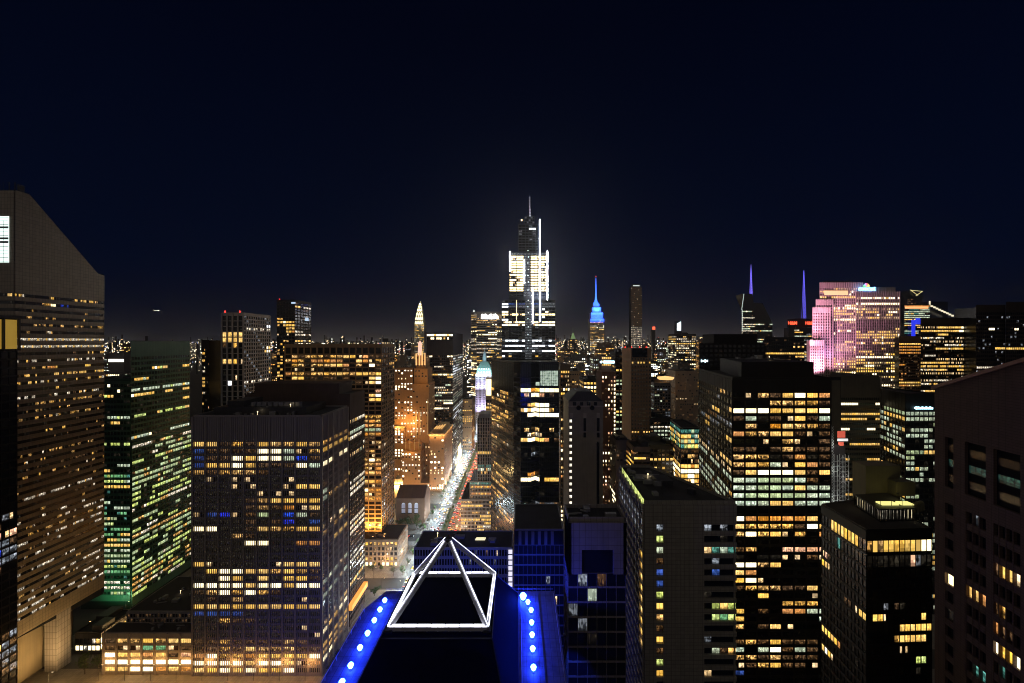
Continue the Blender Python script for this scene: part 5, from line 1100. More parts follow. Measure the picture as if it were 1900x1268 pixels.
pl = rect(X(1474, D), X(1506, D), D, D + 50); b.core(pl, 0, Z(608, D)); b.wall.prism(rect(X(1482, D), X(1501, D), D + 8, D + 40), Z(608, D), Z(591, D))
f = rnd(157, 'csyk', .5, .7, .2, 4); b.facade(pl[0], pl[1], Z(612, D), 22, 6, 10, f, .4, .1, .3, .2, panes=2, grid=False)
spi = MB(); sx0, sy0 = X(1491.5, D + 24), D + 24; zb, zt = Z(591, D), Z(502, D + 24)
for a_, c_ in ((-1, -1), (1, -1), (1, 1), (-1, 1)): spi.beam((sx0 + a_ * 4, sy0 + c_ * 4, zb), (sx0 + a_ * .4, sy0 + c_ * .4, zt), .42)
for k in range(18):
    t0, t1 = k / 18, (k + 1) / 18; w0, w1 = 4 - 3.6 * t0, 4 - 3.6 * t1; z0, z1 = zb + (zt - zb) * t0, zb + (zt - zb) * t1
    spi.beam((sx0 - w0, sy0 - w0, z0), (sx0 + w1, sy0 - w1, z1), .4); spi.beam((sx0 + w0, sy0 - w0, z0), (sx0 - w1, sy0 - w1, z1), .4); spi.beam((sx0 - w0, sy0 - w0, z0), (sx0 + w0, sy0 - w0, z0), .5)
b.part('antenna', spi, emit('antenna_violet', (.17, .14, 1), 1.0))
rs = emit('sign_red', (1, .10, .04), 2.2)
text3d('H&M', 13, (X(1470, D), D - 1.5, Z(600, D)), rs, b.root, 'sign_letters', .6); text3d('H&M', 13, (X(1502, D), D - 1.5, Z(600, D)), rs, b.root, 'sign_letters', .6)
sf = MB(); sf.box((X(1464, D), D - .3, Z(608, D)), (X(1476, D), D + 8, Z(592, D))); sf.box((X(1497, D), D - .3, Z(607, D)), (X(1508, D), D + 7.9, Z(592, D))); sf.prism(rect(X(1464, D), X(1475, D), D + 1, D + 6), 0, Z(608, D)); b.part('sign_frame', sf, METAL); b.done(DRK)
# terraced crown spire far left of the avenue
D = 1300.; xc = X(778, D); b = Bld('crown_spire_tower', 'old tower whose curved crown of stacked glowing white arches tapers to a needle', xc, D + 15)
w_ = X(787, D) - xc; b.wall.prism(rect(xc - w_, xc + w_, D, D + 2 * w_), 0, Z(602, D)); f = rnd(159, 'sy', .6, .6, .3, 1, dim='x')
b.facade((xc - w_, D), (xc + w_, D), Z(603, D), 24, 5.5, 8, f, .4, .4, .3, .2, panes=1, grid=False)
pf = [(10.5, 602), (9.6, 594), (8.0, 586), (6.2, 578), (4.4, 571), (2.8, 566), (1.2, 562), (0, 559)]; sc_ = D / F
cw_ = MB(); cw_.lathe(xc, D + w_, [(r_ * sc_ * .93, Z(y_, D)) for r_, y_ in pf], 8, 0, R(22.5)); b.part('crown', cw_, wallmat('steel_crown', (.30, .28, .25), .4, .2, .3, metal=.3))
am = emit('crown_tube', (1, .84, .50), 3.2)
for j in range(6):
    r_, y_ = pf[j]; nn = max(1, 4 - j // 2)
    for k in range(nn):
        x = xc + (k - (nn - 1) / 2) * (r_ * 1.5 / nn) * sc_; q = MB(); hh = (pf[j][1] - pf[j + 1][1]) * sc_ * .72; ww = r_ * .62 / nn * sc_; zb = Z(y_, D) + .5; yy = D + w_ - r_ * sc_ - .8
        q.beam((x - ww, yy, zb), (x, yy + .8, zb + hh), .95); q.beam((x + ww, yy, zb), (x, yy + .8, zb + hh), .95); b.part('lit_arch', q, am)
q = MB(); q.beam((xc, D + w_, Z(566, D)), (xc, D + w_, Z(559, D)), .8, 0, 6); b.part('needle', q, am); b.done(LS)
# towers behind the pink slab
D = 2400.; b = Bld('triangle_deck_tower', 'far tower with a glowing yellow triangular sky deck, right of the pink slab', X(1695, D), D + 30)
pl = rect(X(1684, D), X(1712, D), D, D + 60); b.core(pl, 0, Z(540, D)); f = rnd(161, 'yc', .3, .6, .15, 4); b.facade(pl[0], pl[1], Z(555, D), 26, 12, 9, f, .5, .1, .3, .2, panes=2, grid=False, gain=1.4)
q = MB()
for a_, c_ in (((1688, 538), (1699, 549)), ((1699, 549), (1711, 541)), ((1690, 539), (1711, 541))): q.beam((X(a_[0], D), D - 2, Z(a_[1], D)), (X(c_[0], D), D - 14 if c_[0] == 1699 else D - 2, Z(c_[1], D)), 1.7)
b.part('lit_deck_edge', q, emit('deck_yellow', (1, .85, .4), .85)); b.done(DRK)
D = 1500.; b = Bld('orange_topped_block', 'broad far tower with an orange strip along its top, behind the wide office block', X(1705, D), D + 30)
pl = rect(X(1678, D), X(1725, D), D, D + 60); b.core(pl, 0, Z(565, D)); b.facade(pl[0], pl[1], Z(567, D), 22, 7, 16, lambda i, j: 'o' if j == 0 else ('c' if j in (3, 5, 6, 9) else rnd(163, 'cyt', .5, .7, .2)(i, j)), .4, .08, .3, .2, panes=2, grid=False, gain=1.1)
q = MB(); q.box((X(1679, D), D - 1, Z(573, D)), (X(1722, D), D - .5, Z(569, D))); b.part('light_strip', q, emit('orange_strip', (1, .42, .16), 1.5)); b.done(DRK)
D = 1520.; b = Bld('sloped_roof_block', 'far dark tower with a bright sloping roof line and a deep blue wall below', X(1748, D), D + 30)
pl = rect(X(1726, D), X(1768, D), D, D + 60); b.core(pl, 0, Z(590, D)); b.facade(pl[0], pl[1], Z(592, D), 14, 8, 12, rnd(164, 'kb', .3, .5, .2), .4, .08, .3, .2, panes=2, grid=False); b.core(rect(X(1735, D), X(1769, D), D + 20, D + 55), Z(590, D), Z(559, D))
q = MB()
for k in range(9): q.box((X(1726 + k * 4.8, D), D - 2, Z(570 + k * 2.2, D)), (X(1730.4 + k * 4.8, D), D - 1, Z(567 + k * 2.2, D)))
q.box((X(1723, D), D - 2, Z(566, D)), (X(1725.5, D), D - 1, Z(559, D))); b.part('light_strip', q, emit('cream_strip', (1, .88, .6), 1.1))
D = 1496.; q = MB(); q.box((X(1690, D), D - 3, Z(624, D)), (X(1697, D), D - 2, Z(594, D))); q.box((X(1697.5, D), D - 3, Z(602, D)), (X(1738, D), D - 2, Z(591, D))); b.part('lit_screen', q, emit('deep_blue_screen', (.03, .05, 1), .9)); b.done(DRK)
D = 3000.; b = Bld('white_lit_tower', 'far tower whose top glares white on the skyline, above the grid-fronted tower', X(1260, D), D + 20)
pl = rect(X(1255, D), X(1265, D), D, D + 40); b.core(pl, 0, Z(596, D)); q = MB()
for k in range(4): q.box((X(1256 + k * 2, D), D - 2, Z(614, D)), (X(1257.5 + k * 2, D), D - 1, Z(597 + (3 - k), D)))
b.part('lit_facade', q, emit('screen_white', (.8, .95, 1), 1.8)); b.done(DRK)
D = 1900.
b = Bld('red_capped_tower', 'far narrow tower with a red lit cap, right of the needle tower', X(1213, D), D + 10)
pl = rect(X(1210, D), X(1216, D), D, D + 20); b.core(pl, 0, Z(612, D)); q = MB(); q.box((X(1210.5, D), D - 1, Z(612, D)), (X(1215.5, D), D - .5, Z(606.5, D))); b.part('red_cap', q, MATS['sign_red']); b.done(DRK)
D = 1700.; b = Bld('green_crown_tower', 'far tower with a small green lit pyramid crown left of the blue crowned spire', X(1064, D), D + 15)
pl = rect(X(1057, D), X(1071, D), D, D + 30); b.wall.prism(pl, 0, Z(629, D)); b.facade(pl[0], pl[1], Z(631, D), 12, 8, 6, rnd(167, 'yn', .6, .6, .3, 1), .4, .3, .3, .2, panes=1, grid=False)
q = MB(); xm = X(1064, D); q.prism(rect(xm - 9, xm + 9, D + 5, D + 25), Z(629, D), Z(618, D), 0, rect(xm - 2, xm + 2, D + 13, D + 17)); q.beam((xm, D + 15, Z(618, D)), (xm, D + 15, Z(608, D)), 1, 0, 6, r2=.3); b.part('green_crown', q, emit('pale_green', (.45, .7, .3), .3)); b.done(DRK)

# ---------------------------------------------------------------- foreground tower with the illuminated frame
b = Bld('foreground_tower', 'black tower roof at the bottom of the view, edged with a ledge of blue lights', -17, 96)
zl, zr = 122.0, 134.4
b.wall.prism([(-43.4, 60), (10, 60), (10, 124.5), (-40, 124.5), (-43.4, 116)], 0, zl - .6)
led = MB(); led.prism([(-43.9, 59.5), (10.4, 59.5), (10.4, 125), (-40.3, 125), (-43.9, 116.3)], zl - .6, zl); b.part('ledge', led, wallmat('ledge_metal', (.10, .10, .11), .6, .75, .45, (1.5, 3, .05)))
bot = [(-36, 70), (0, 70), (-.6, 124), (-34.5, 124)]; top_ = [(-29.6, 87.6), (-5.9, 87.6), (-6.4, 111.4), (-29.3, 111.4)]
cr_ = MB(); cr_.prism(bot, zl + .01, zr, 0, top_); 
b.part('sloped_crown', cr_, wallmat('crown_glass', (.0014, .0014, .002), .85, .8, .25, (3, 2.4, .06), spec=.015))
fr = MB()
for i_ in range(4): fr.beam((*bot[i_], zl), (*top_[i_], zr), .14); fr.beam((*bot[i_], zl + .2), (*bot[(i_ + 1) % 4], zl + .2), .14); fr.beam((*top_[i_], zr), (*top_[(i_ + 1) % 4], zr), .14)
b.part('crown_edge', fr, METAL)
rail = MB()
for x_ in (-43.2, 9.8):
    rail.beam((x_, 60, zl + 1.1), (x_, 122 if x_ > 0 else 115, zl + 1.1), .06)
    for k in range(20): rail.beam((x_, 60 + k * 2.9, zl), (x_, 60 + k * 2.9, zl + 1.1), .05)
rail.beam((-40, 124.2, zl + 1.1), (9.8, 124.2, zl + 1.1), .06); rail.beam((.6, 70, zl + .12), (.2, 123, zl + .12), .12); b.part('railing', rail, wallmat('pale_rail', (.4, .4, .45), .4))
gut = MB(); gut.beam((6.0, 66, zl + .1), (5.4, 123, zl + .1), .12); b.part('gutter', gut, METAL)
b.done(wallmat('blue_stone', (.05, .05, .06), .5), GLASSB)
tow = b
for (x_, y_, z_), p_, aim in (((-30, 126.5, 119), 17000, (-38, 190, 70)), ((-8, 126.5, 119), 17000, (-8, 190, 70)), ((-45.6, 104, 119), 90000, (-112, 246, -6)), ((-45.6, 90, 117), 70000, (-116, 262, 14)), ((12, 112, 118), 16000, (24, 134, 40)), ((6, 126.6, 119), 30000, (8, 160, 96))):  # unseen blue floods, added only to wash the neighbouring facades blue
    q = MB(); q.box((x_ - .35, y_ - .35, z_ - .3), (x_ + .35, y_ + .35, z_ + .3)); q.build('floodlight', METAL, b.root, b.loc)
    d_ = (Vector(aim) - Vector((x_, y_, z_))).normalized(); lamp(b.root, tuple(Vector((x_, y_, z_)) + d_ * .7), p_, (.014, .06, 1), .4, 'SPOT', aim, .75 if x_ < -40 else (.9 if x_ > 11 else 1.6))
BULB = emit('bulb_blue_white', (.010, .036, 1), 170, True)
def ledge_lamp(x, y, big, lab):
    t_ = empty('roof_lamp', (x, y, zl), lab, 'roof lamp', 'blue-white roof lamps along the ledges')
    s_ = MB(); s_.lathe(x, y, [(.0, zl), (.4, zl), (.4, zl + .12), (.1, zl + .16), (.1, zl + .55)], 10); s_.build('stand', METAL, t_, (x, y, zl))
    g_ = MB(); r_ = 1.0 if big else .68; g_.lathe(x, y, [(0, zl + .5), (r_ * .6, zl + .55), (r_, zl + .5 + r_), (r_ * .6, zl + .5 + 1.6 * r_), (0, zl + .5 + 2 * r_)], 12); g_.build('globe', BULB, t_, (x, y, zl), True)
    return t_
ORD = ['farthest', 'second farthest', 'third farthest', 'fourth farthest', 'fifth farthest', 'sixth farthest', 'nearest']
hz = H - zl - .8
for k, py in enumerate((1116, 1133, 1153, 1177, 1204, 1237, 1268)): D = hz * F / (py - HY); ledge_lamp(-.522 * hz, D, False, '%s blue-white lamp of the row along the left ledge' % ORD[k])
for k, py in enumerate((1110, 1119, 1134, 1157, 1180, 1206, 1241)):
    D = hz * F / (py - HY); ledge_lamp(.012 * hz if k == 0 else (.030 * hz if k == 1 else .041 * hz), D, k == 0, '%s blue-white lamp of the row along the right ledge%s' % (ORD[k], ', big and dazzling' if k == 0 else ''))
# pyramid frame
t_ = empty('pyramid_frame', (-17.5, 100, zr), 'open pyramid of white beams edged with glowing light strips standing on the black roof', 'light sculpture')
FL, FR, BL_, BR = (-28.4, 90.0, zr + .6), (-7.1, 90.0, zr + .6), (-28.0, 110.6, zr + .6), (-6.8, 110.6, zr + .6); AP_ = (-17.4, 100.5, 149.6)
WB = wallmat('white_beam', (.36, .36, .40), .45, .12, .4); STRIP = emit('white_led', (.86, .88, 1), 2.6, True)
STRIP2, STRIP3 = emit('white_led_dim', (.80, .84, 1), 1.5, True), emit('white_led_bright', (.92, .94, 1), 3.6, True)
def fbeam(a, c, gap=0):
    a, c = Vector(a), Vector(c); d_ = (c - a).normalized(); c = c - d_ * gap
    m_ = MB(); m_.beam(a, c, .62); 
    for q_ in range(9): p_ = a + (c - a) * (q_ + .5) / 9; m_.beam(p_ - d_ * .12, p_ + d_ * .12, .68)
    o = m_.build('beam', WB, t_, t_.location)
    up = Vector((0, 0, 1)) - d_ * d_.z; up.normalize(); out = Vector(((a + c) / 2 - Vector((-17.4, 100.3, 141)))); out = out - d_ * out.dot(d_); out.normalize()
    for e_ in ((up + out * .5).normalized(), (up - out * .4).normalized()):
        s_ = MB(); sg_ = 7
        for q_ in range(sg_): s_.beam(a + (c - a) * ((q_ + .03) / sg_) + e_ * .62, a + (c - a) * ((q_ + .97) / sg_) + e_ * .62, .13, rng.choice((0, 0, 1, 2)))
        so = s_.build('light_strip', [STRIP, STRIP2, STRIP3], o, t_.location); so.location = (0, 0, 0)
for a_, c_ in ((FL, FR), (FR, BR), (BR, BL_), (BL_, FL)): fbeam(a_, c_)
for a_ in (FL, FR, BL_, BR): fbeam(a_, AP_, 1.0)
hub = MB(); hub.lathe(AP_[0], AP_[1], [(0, 148.6), (.7, 148.7), (.8, 149.6), (0, 150.4)], 8); hub.build('hub', METAL, t_, t_.location)
for c_ in (FL, FR, BL_, BR): q = MB(); q.box((c_[0] - .8, c_[1] - .8, zr + .02), (c_[0] + .8, c_[1] + .8, zr + .5)); q.build('foot', METAL, t_, t_.location)

# ---------------------------------------------------------------- trees, lamps, cars
LEAF = wallmat('foliage', (.045, .075, .022), .7, .5, .9); BARK = wallmat('bark', (.09, .065, .045), .9)
def tree_meshes(seed, h, rc):
    r_ = random.Random(seed); T_ = MB(); T_.beam((0, 0, 0), (0, 0, h * .45), .2, 0, 6, r2=.13)
    for k in range(6):
        a_ = k * 1.05 + r_.random(); T_.beam((0, 0, h * (.3 + .03 * k)), (math.cos(a_) * rc * .7, math.sin(a_) * rc * .7, h * (.55 + .05 * k)), .09, 0, 5, r2=.03)
    C_ = MB(); cl = [(r_.gauss(0, rc * .45), r_.gauss(0, rc * .45), h * r_.uniform(.45, .95), rc * r_.uniform(.3, .5)) for _ in range(11)]
    for cx_, cy_, cz_, cr2 in cl:
        for _ in range(46):
            v_ = Vector((r_.gauss(0, 1), r_.gauss(0, 1), r_.gauss(0, 1))).normalized() * cr2 * r_.uniform(.55, 1.1); p_ = Vector((cx_, cy_, cz_)) + v_
            a_ = Vector((r_.gauss(0, 1), r_.gauss(0, 1), r_.gauss(0, 1))).normalized(); c_ = a_.orthogonal().normalized(); s_ = r_.uniform(.22, .42)
            C_.poly([p_ - a_ * s_, p_ + c_ * s_ * .6, p_ + a_ * s_, p_ - c_ * s_ * .6])
    a = T_.build('trunk', BARK); c = C_.build('crown', LEAF); ma_, mc_ = a.data, c.data; bpy.data.objects.remove(a); bpy.data.objects.remove(c); return ma_, mc_
TM = [tree_meshes(i, *v) for i, v in enumerate(((7, 3.0), (9, 3.6), (6, 2.6)))]
def tree(x, y, k, s_, label, group, name='street_tree'):
    r_ = empty(name, (x, y, .1), label, 'tree', group); r_.scale = (s_,) * 3; r_.rotation_euler = (0, 0, rng.random() * 6)
    for n_, me in zip(('trunk', 'crown'), TM[k]): o = bpy.data.objects.new(n_, me); col.objects.link(o); o.parent = r_
k = 0
for y in range(395, 860, 13):
    if min(abs(y - c) for c in CROSS) > 11: tree(AX + rng.uniform(-1, 1), y, k % 3, rng.uniform(.8, 1.05), 'small leafy tree planted in the median of the avenue', 'trees in the avenue median', 'median_tree'); k += 1
for y in range(350, 600, 17):
    if min(abs(y - c) for c in CROSS) > 8: tree(AX - 19.5, y, k % 3, rng.uniform(.7, .9), 'small tree on the left pavement of the avenue', 'trees on the left pavement', 'pavement_tree'); k += 1
for x, y, s_, l_ in ((-128, 441, 1.5, 'leftmost of the dark bushy trees before the church'), (-119, 438, 1.7, 'tallest dark bushy tree in front of the arched church windows'), (-110, 440, 1.5, 'dark bushy tree at the right end of the church front'), (-104, 434, 1.2, 'smaller dark tree between the church trees and the pavement'), (-124, 430, 1.3, 'dark tree nearest to the camera in the church grove'), (-107, 350, 1.0, 'dark tree on the plaza corner below the square-windowed podium'), (-113, 322, 1.1, 'dark tree beside the foot of the dark slanted-strip block')): tree(x, y, k % 3, s_, l_, None, 'bushy_tree'); k += 1
for x, y, s_, l_ in ((-258, 246, 1.25, 'left one of two lit green trees below the stilt of the slanted tower'), (-251, 248, 1.1, 'right one of two lit green trees below the stilt of the slanted tower')): tree(x, y, 1, s_, l_, None, 'plaza_tree')
for x in (-135, -127, -119): tree(x, 357, 2, .9, 'small tree in the row before the square-windowed podium', 'trees before the podium', 'plaza_tree')
# street lamps
pm = MB(); pm.beam((0, 0, 0), (0, 0, 9), .11, 0, 6, r2=.07); pm.beam((0, 0, 9), (2.2, 0, 9.5), .06, 0, 5); hm_ = MB(); hm_.box((1.6, -.2, 9.38), (2.7, .2, 9.55)); em_ = MB(); em_.box((1.7, -.17, 9.28), (2.6, .17, 9.37))
LAMPE = emit('street_glow', (1, .78, .46), 6.0); mm = []
for n_, q_, m_ in (('pole', pm, METAL), ('lamp_head', hm_, METAL), ('lamp_glass', em_, LAMPE)): o = q_.build(n_, m_); mm.append((n_, o.data)); bpy.data.objects.remove(o)
def street_lamp(x, y, flip, label, group, p=4200, c=(1, .74, .42)):
    r_ = empty('street_lamp', (x, y, .14), label, 'street lamp', group); r_.rotation_euler = (0, 0, math.pi if flip else 0)
    for n_, me in mm: o = bpy.data.objects.new(n_, me); col.objects.link(o); o.parent = r_
    l_ = bpy.data.lights.new('light', 'POINT'); l_.energy = p; l_.color = c; l_.shadow_soft_size = .35; o = bpy.data.objects.new('light', l_); col.objects.link(o); o.parent = r_; o.location = (2.15, 0, 9.0)
for y in range(300, 880, 26):
    street_lamp(AX - 16.3, y, False, 'street lamp on the left kerb of the avenue', 'lamps along the left kerb', 17000, (.70, .90, 1)); street_lamp(AX + 16.3, y + 9, True, 'street lamp on the right kerb of the avenue', 'lamps along the right kerb', 12000, (1, .50, .20))
for x in range(-245, -118, 15): street_lamp(x, 241.3, False, 'amber lamp on the pavement before the ribbed office slab', 'lamps before the ribbed slab', 2600, (1, .48, .12))
for x, y, p in ((-190, 372, 3000), (-120, 356, 3500), (-108, 372, 2600), (-122, 345, 3000), (-110, 330, 2600), (-132, 350, 3000)): street_lamp(x, y - 14 if x == -190 else y, False, 'lamp on the plaza around the square-windowed podium', 'lamps around the podium plaza', p, (1, .62, .30))
for x, y, p in ((-268, 236, 2000), (-268, 262, 2000), (-262, 290, 1800), (-285, 300, 1500), (-258, 226, 1000), (-250, 275, 1500)): street_lamp(x, y, False, 'lamp on the plaza under the slanted tower', 'lamps around the stilts', p, (1, .60, .22))
# warm uplights at the foot of tall fronts (fixtures on the podium roof and pavement)
def uplight(x, y, z, p, c, label, group, d=None):
    r_ = empty('uplight', (x, y, z), label, 'floodlight', group); q = MB(); q.box((x - .5, y - .3, z), (x + .5, y + .3, z + .5)); q.build('housing', METAL, r_, (x, y, z)); q = MB(); q.box((x - .42, y - .22, z + .5), (x + .42, y + .22, z + .56)); q.build('lens', emit('uplight_lens', (1, .6, .2), 3), r_, (x, y, z))
    l_ = bpy.data.lights.new('light', 'SPOT' if d else 'POINT'); l_.energy = p; l_.color = c; l_.shadow_soft_size = .5; o = bpy.data.objects.new('light', l_); col.objects.link(o); o.parent = r_; o.location = (0, 0, 1.2)
    if d: l_.spot_size = 2.3; l_.spot_blend = .8; o.rotation_euler = Vector(d).to_track_quat('-Z', 'Y').to_euler()
for x in range(-180, -118, 10): uplight(x, 366.5, 24.8, 44000, (1, .50, .10), 'uplight on the podium roof washing the ochre grid front', 'uplights on the podium roof', (0, .8, 1))
for x in range(-160, -104, 8): uplight(x, 533, .2, 5000, (1, .55, .2), 'uplight on the pavement washing the amber hotel front', 'uplights before the hotel', (0, .8, 1))
for y in (228, 235, 267, 274): uplight(-262, y, .2, 46000, (1, .60, .22), 'uplight on the pavement washing the side of the slanted tower', 'uplights beside the slanted tower', (-.8, 0, 1))
for x in (-302, -296, -290): uplight(x, 291.5, .2, 4500, (.3, 1, .5), 'green uplight at the foot of the green glass tower', 'green uplights', (0, .5, 1))
# awning of the dark tower with its flood of light
uplight(-97.5, 655, 6, 60000, (1, .78, .35), 'glaring yellow floodlight at the foot of the dark avenue tower', None)
uplight(-99.0, 560, 6, 6000, (1, .75, .5), 'white floodlight at the corner of the amber hotel by the avenue', None)
# cars
PAINT = [glassmat('paint_%s' % n_, c_, .3) for n_, c_ in (('black', (.02, .02, .022)), ('white', (.6, .6, .6)), ('yellow', (.7, .42, .02)), ('grey', (.2, .2, .22)), ('red', (.3, .02, .02)))]
HL = emit('headlight', (.80, .91, 1), 9); TL = emit('tail_light', (1, .05, .035), 16)
def car_parts(pi):
    B_ = MB(); pr_ = [(-2.25, .35), (2.25, .35), (2.3, .85), (1.15, .98), (.55, 1.45), (-1.2, 1.48), (-1.9, 1.0), (-2.3, .95)]
    for s0, s1 in zip(pr_, pr_[1:] + pr_[:1]): B_.poly([(-.88, s0[0], s0[1]), (-.88, s1[0], s1[1]), (.88, s1[0], s1[1]), (.88, s0[0], s0[1])])
    B_.poly([(.88, *q) for q in pr_]); B_.poly([(-.88, *q) for q in reversed(pr_)])
    for y_ in (-1.4, 1.4):
        for x_ in (-.8, .8): B_.beam((x_ - .1, y_, .33), (x_ + .1, y_, .33), .33, 1, 10)
    G_ = MB(); G_.poly([(-.8, 1.14, 1.01), (.8, 1.14, 1.01), (.74, .62, 1.43), (-.74, .62, 1.43)][::-1]); G_.poly([(-.74, -1.24, 1.45), (.74, -1.24, 1.45), (.8, -1.88, 1.04), (-.8, -1.88, 1.04)])
    for s_ in (-1, 1): G_.poly([(s_ * .885, 1.0, 1.02), (s_ * .885, .55, 1.38), (s_ * .885, -1.15, 1.4), (s_ * .885, -1.7, 1.05)])
    out = [('body', B_.build('body', [PAINT[pi], BLACKM])), ('window', G_.build('window', GLASS))]
    for s_ in (-1, 1):
        q = MB(); q.box((s_ * .62 - .2, 2.26, .62), (s_ * .62 + .2, 2.36, .86)); out.append(('headlight', q.build('headlight', HL)))
        q = MB(); q.box((s_ * .58 - .3, -2.38, .62), (s_ * .58 + .3, -2.26, .96)); out.append(('tail_light', q.build('tail_light', TL)))
    res = [(n_, o.data) for n_, o in out]
    for _, o in out: bpy.data.objects.remove(o)
    return res
CARS = [car_parts(i) for i in range(5)]; PN = ['black', 'white', 'yellow', 'grey', 'red']
def car(x, y, rot, pi, label, group):
    r_ = empty('car', (x, y, .01), label, 'car', group); r_.rotation_euler = (0, 0, rot)
    for n_, me in CARS[pi]: o = bpy.data.objects.new(n_, me); col.objects.link(o); o.parent = r_
r_ = random.Random(4)
for lane in (-13.6, -10.6, -7.4, -4.4):
    y = 300 + r_.random() * 9
    while y < 830:
        car(AX + lane + r_.uniform(-.3, .3), y, math.pi, (pi := r_.randrange(5)), '%s car with glowing headlights coming up the left lanes of the avenue' % PN[pi], '%s cars coming up the avenue' % PN[pi]); y += r_.uniform(8, 22)
for lane in (4.6, 7.8, 12.6):
    y = 300 + r_.random() * 9
    while y < 830:
        car(AX + lane + r_.uniform(-.3, .3), y, 0, (pi := r_.randrange(5)), '%s car with red tail lights driving away in the right lanes of the avenue' % PN[pi], '%s cars driving down the avenue' % PN[pi]); y += r_.uniform(8, 18)
for x, y in ((-128, 419), (-118, 416), (-110, 420), (-136, 416)): car(x, y, -1.57, 4 if x == -118 else 0, 'red car waiting on the cross street left of the avenue' if x == -118 else 'black car waiting on the cross street left of the avenue', None if x == -118 else 'black cars on the cross street')
for k_, (x, y) in enumerate(((-247, 229), (-241, 229.5), (-235, 229), (-223, 229.4), (-211, 229))): car(x, y, 1.57, (3, 1, 2, 0, 4)[k_], '%s car parked on the amber-lit street below the ribbed annex' % PN[(3, 1, 2, 0, 4)[k_]], None)
# airliner
D = 2600.; ax, az = X(291, D), Z(576.5, D)
pr = empty('airliner', (ax, D, az), 'tiny lit airliner crossing the dark sky at left', 'airplane')
q = MB(); q.beam((ax - 20, D, az), (ax + 18, D, az), 2.2, 0, 8); q.beam((ax + 18, D, az), (ax + 23, D, az - .3), 2.2, 0, 8, r2=.4); q.poly([(ax - 20, D, az + 1), (ax - 14, D, az + 1), (ax - 19, D, az + 8), (ax - 22, D, az + 8)]); q.build('fuselage', WB, pr, pr.location)
q = MB()
for s_ in (-1, 1): q.prism([(ax + 4, D), (ax - 3, D), (ax - 10, D + s_ * 19), (ax - 7, D + s_ * 19)][::s_], az - .8, az - .3)
q.build('wing', WB, pr, pr.location)
q = MB(); q.box((ax - 17, D - 2.35, az + .1), (ax + 17, D - 2.15, az + .9)); q.build('cabin_windows', emit('cabin_light', (1, .93, .75), 6), pr, pr.location)
q = MB(); q.beam((ax + 10, D - 1, az - 2), (ax + 12, D - 1, az - 2), .9, 0, 8); q.build('landing_light', emit('landing_white', (1, 1, .95), 8), pr, pr.location)
# ---------------------------------------------------------------- the rest of the city: single blocks to about 2.4 km, then one far carpet
FOOT = []
bpy.context.view_layer.update()
for o in [o for o in bpy.data.objects if o.parent is None and o.type == 'EMPTY' and o.get('category') == 'building']:
    xs, ys = [], []
    for c in o.children:
        if c.type == 'MESH' and c.name.split('.')[0] in ('wall', 'glazing'):
            for v in c.bound_box: xs.append(v[0] + o.location.x); ys.append(v[1] + o.location.y)
    if xs: FOOT.append((min(xs), max(xs), min(ys), max(ys)))
MARK = [(30, 'the slanted tower'), (110, 'the slanted tower'), (290, 'the green glass tower'), (365, 'the plain black block'), (452, 'the white pier tower'), (535, 'the tall slim tower'), (620, 'the ochre grid tower'), (695, 'the ochre grid end'), (765, 'the amber hotel shaft'), (778, 'the glowing arched crown'), (825, 'the dark avenue tower'), (902, 'the broad slab with the white sign'),
        (981, 'the stepped supertall'), (1048, 'the thin amber-windowed tower'), (1087, 'the hipped stone tower'), (1108, 'the blue crowned spire'), (1130, 'the brick tower'), (1181, 'the needle tower'), (1213, 'the red capped tower'), (1229, 'the disc-topped tower'), (1260, 'the white glaring tower'), (1273, 'the pale arched tower'), (1360, 'the black apartment tower'), (1404, 'the violet-spired glass tower'), (1455, 'the strip-lit office slab'), (1489, 'the violet antenna tower'), (1545, 'the pink end of the stone slab'), (1630, 'the signed end of the pink slab'), (1688, 'the orange-banded block'), (1750, 'the wide office block'), (1850, 'the two-part brown block')]
CITYW = [wallmat('city_%s' % n_, c_, .85, .25, .2) for n_, c_ in (('grey', (.11, .105, .10)), ('tan', (.20, .15, .11)), ('brick', (.15, .08, .055)), ('charcoal', (.035, .033, .036)), ('sand', (.26, .21, .16)), ('brown', (.10, .07, .05)))]
CN = ['grey', 'tan', 'brick', 'charcoal', 'sandy', 'brown']; USED = set()
LITN = {'ysn': 'pale yellow', 'wsC': 'bright white', 'yom': 'amber', 'ck': 'cool dim', 'mdx': 'few dim'}
r_ = random.Random(99)
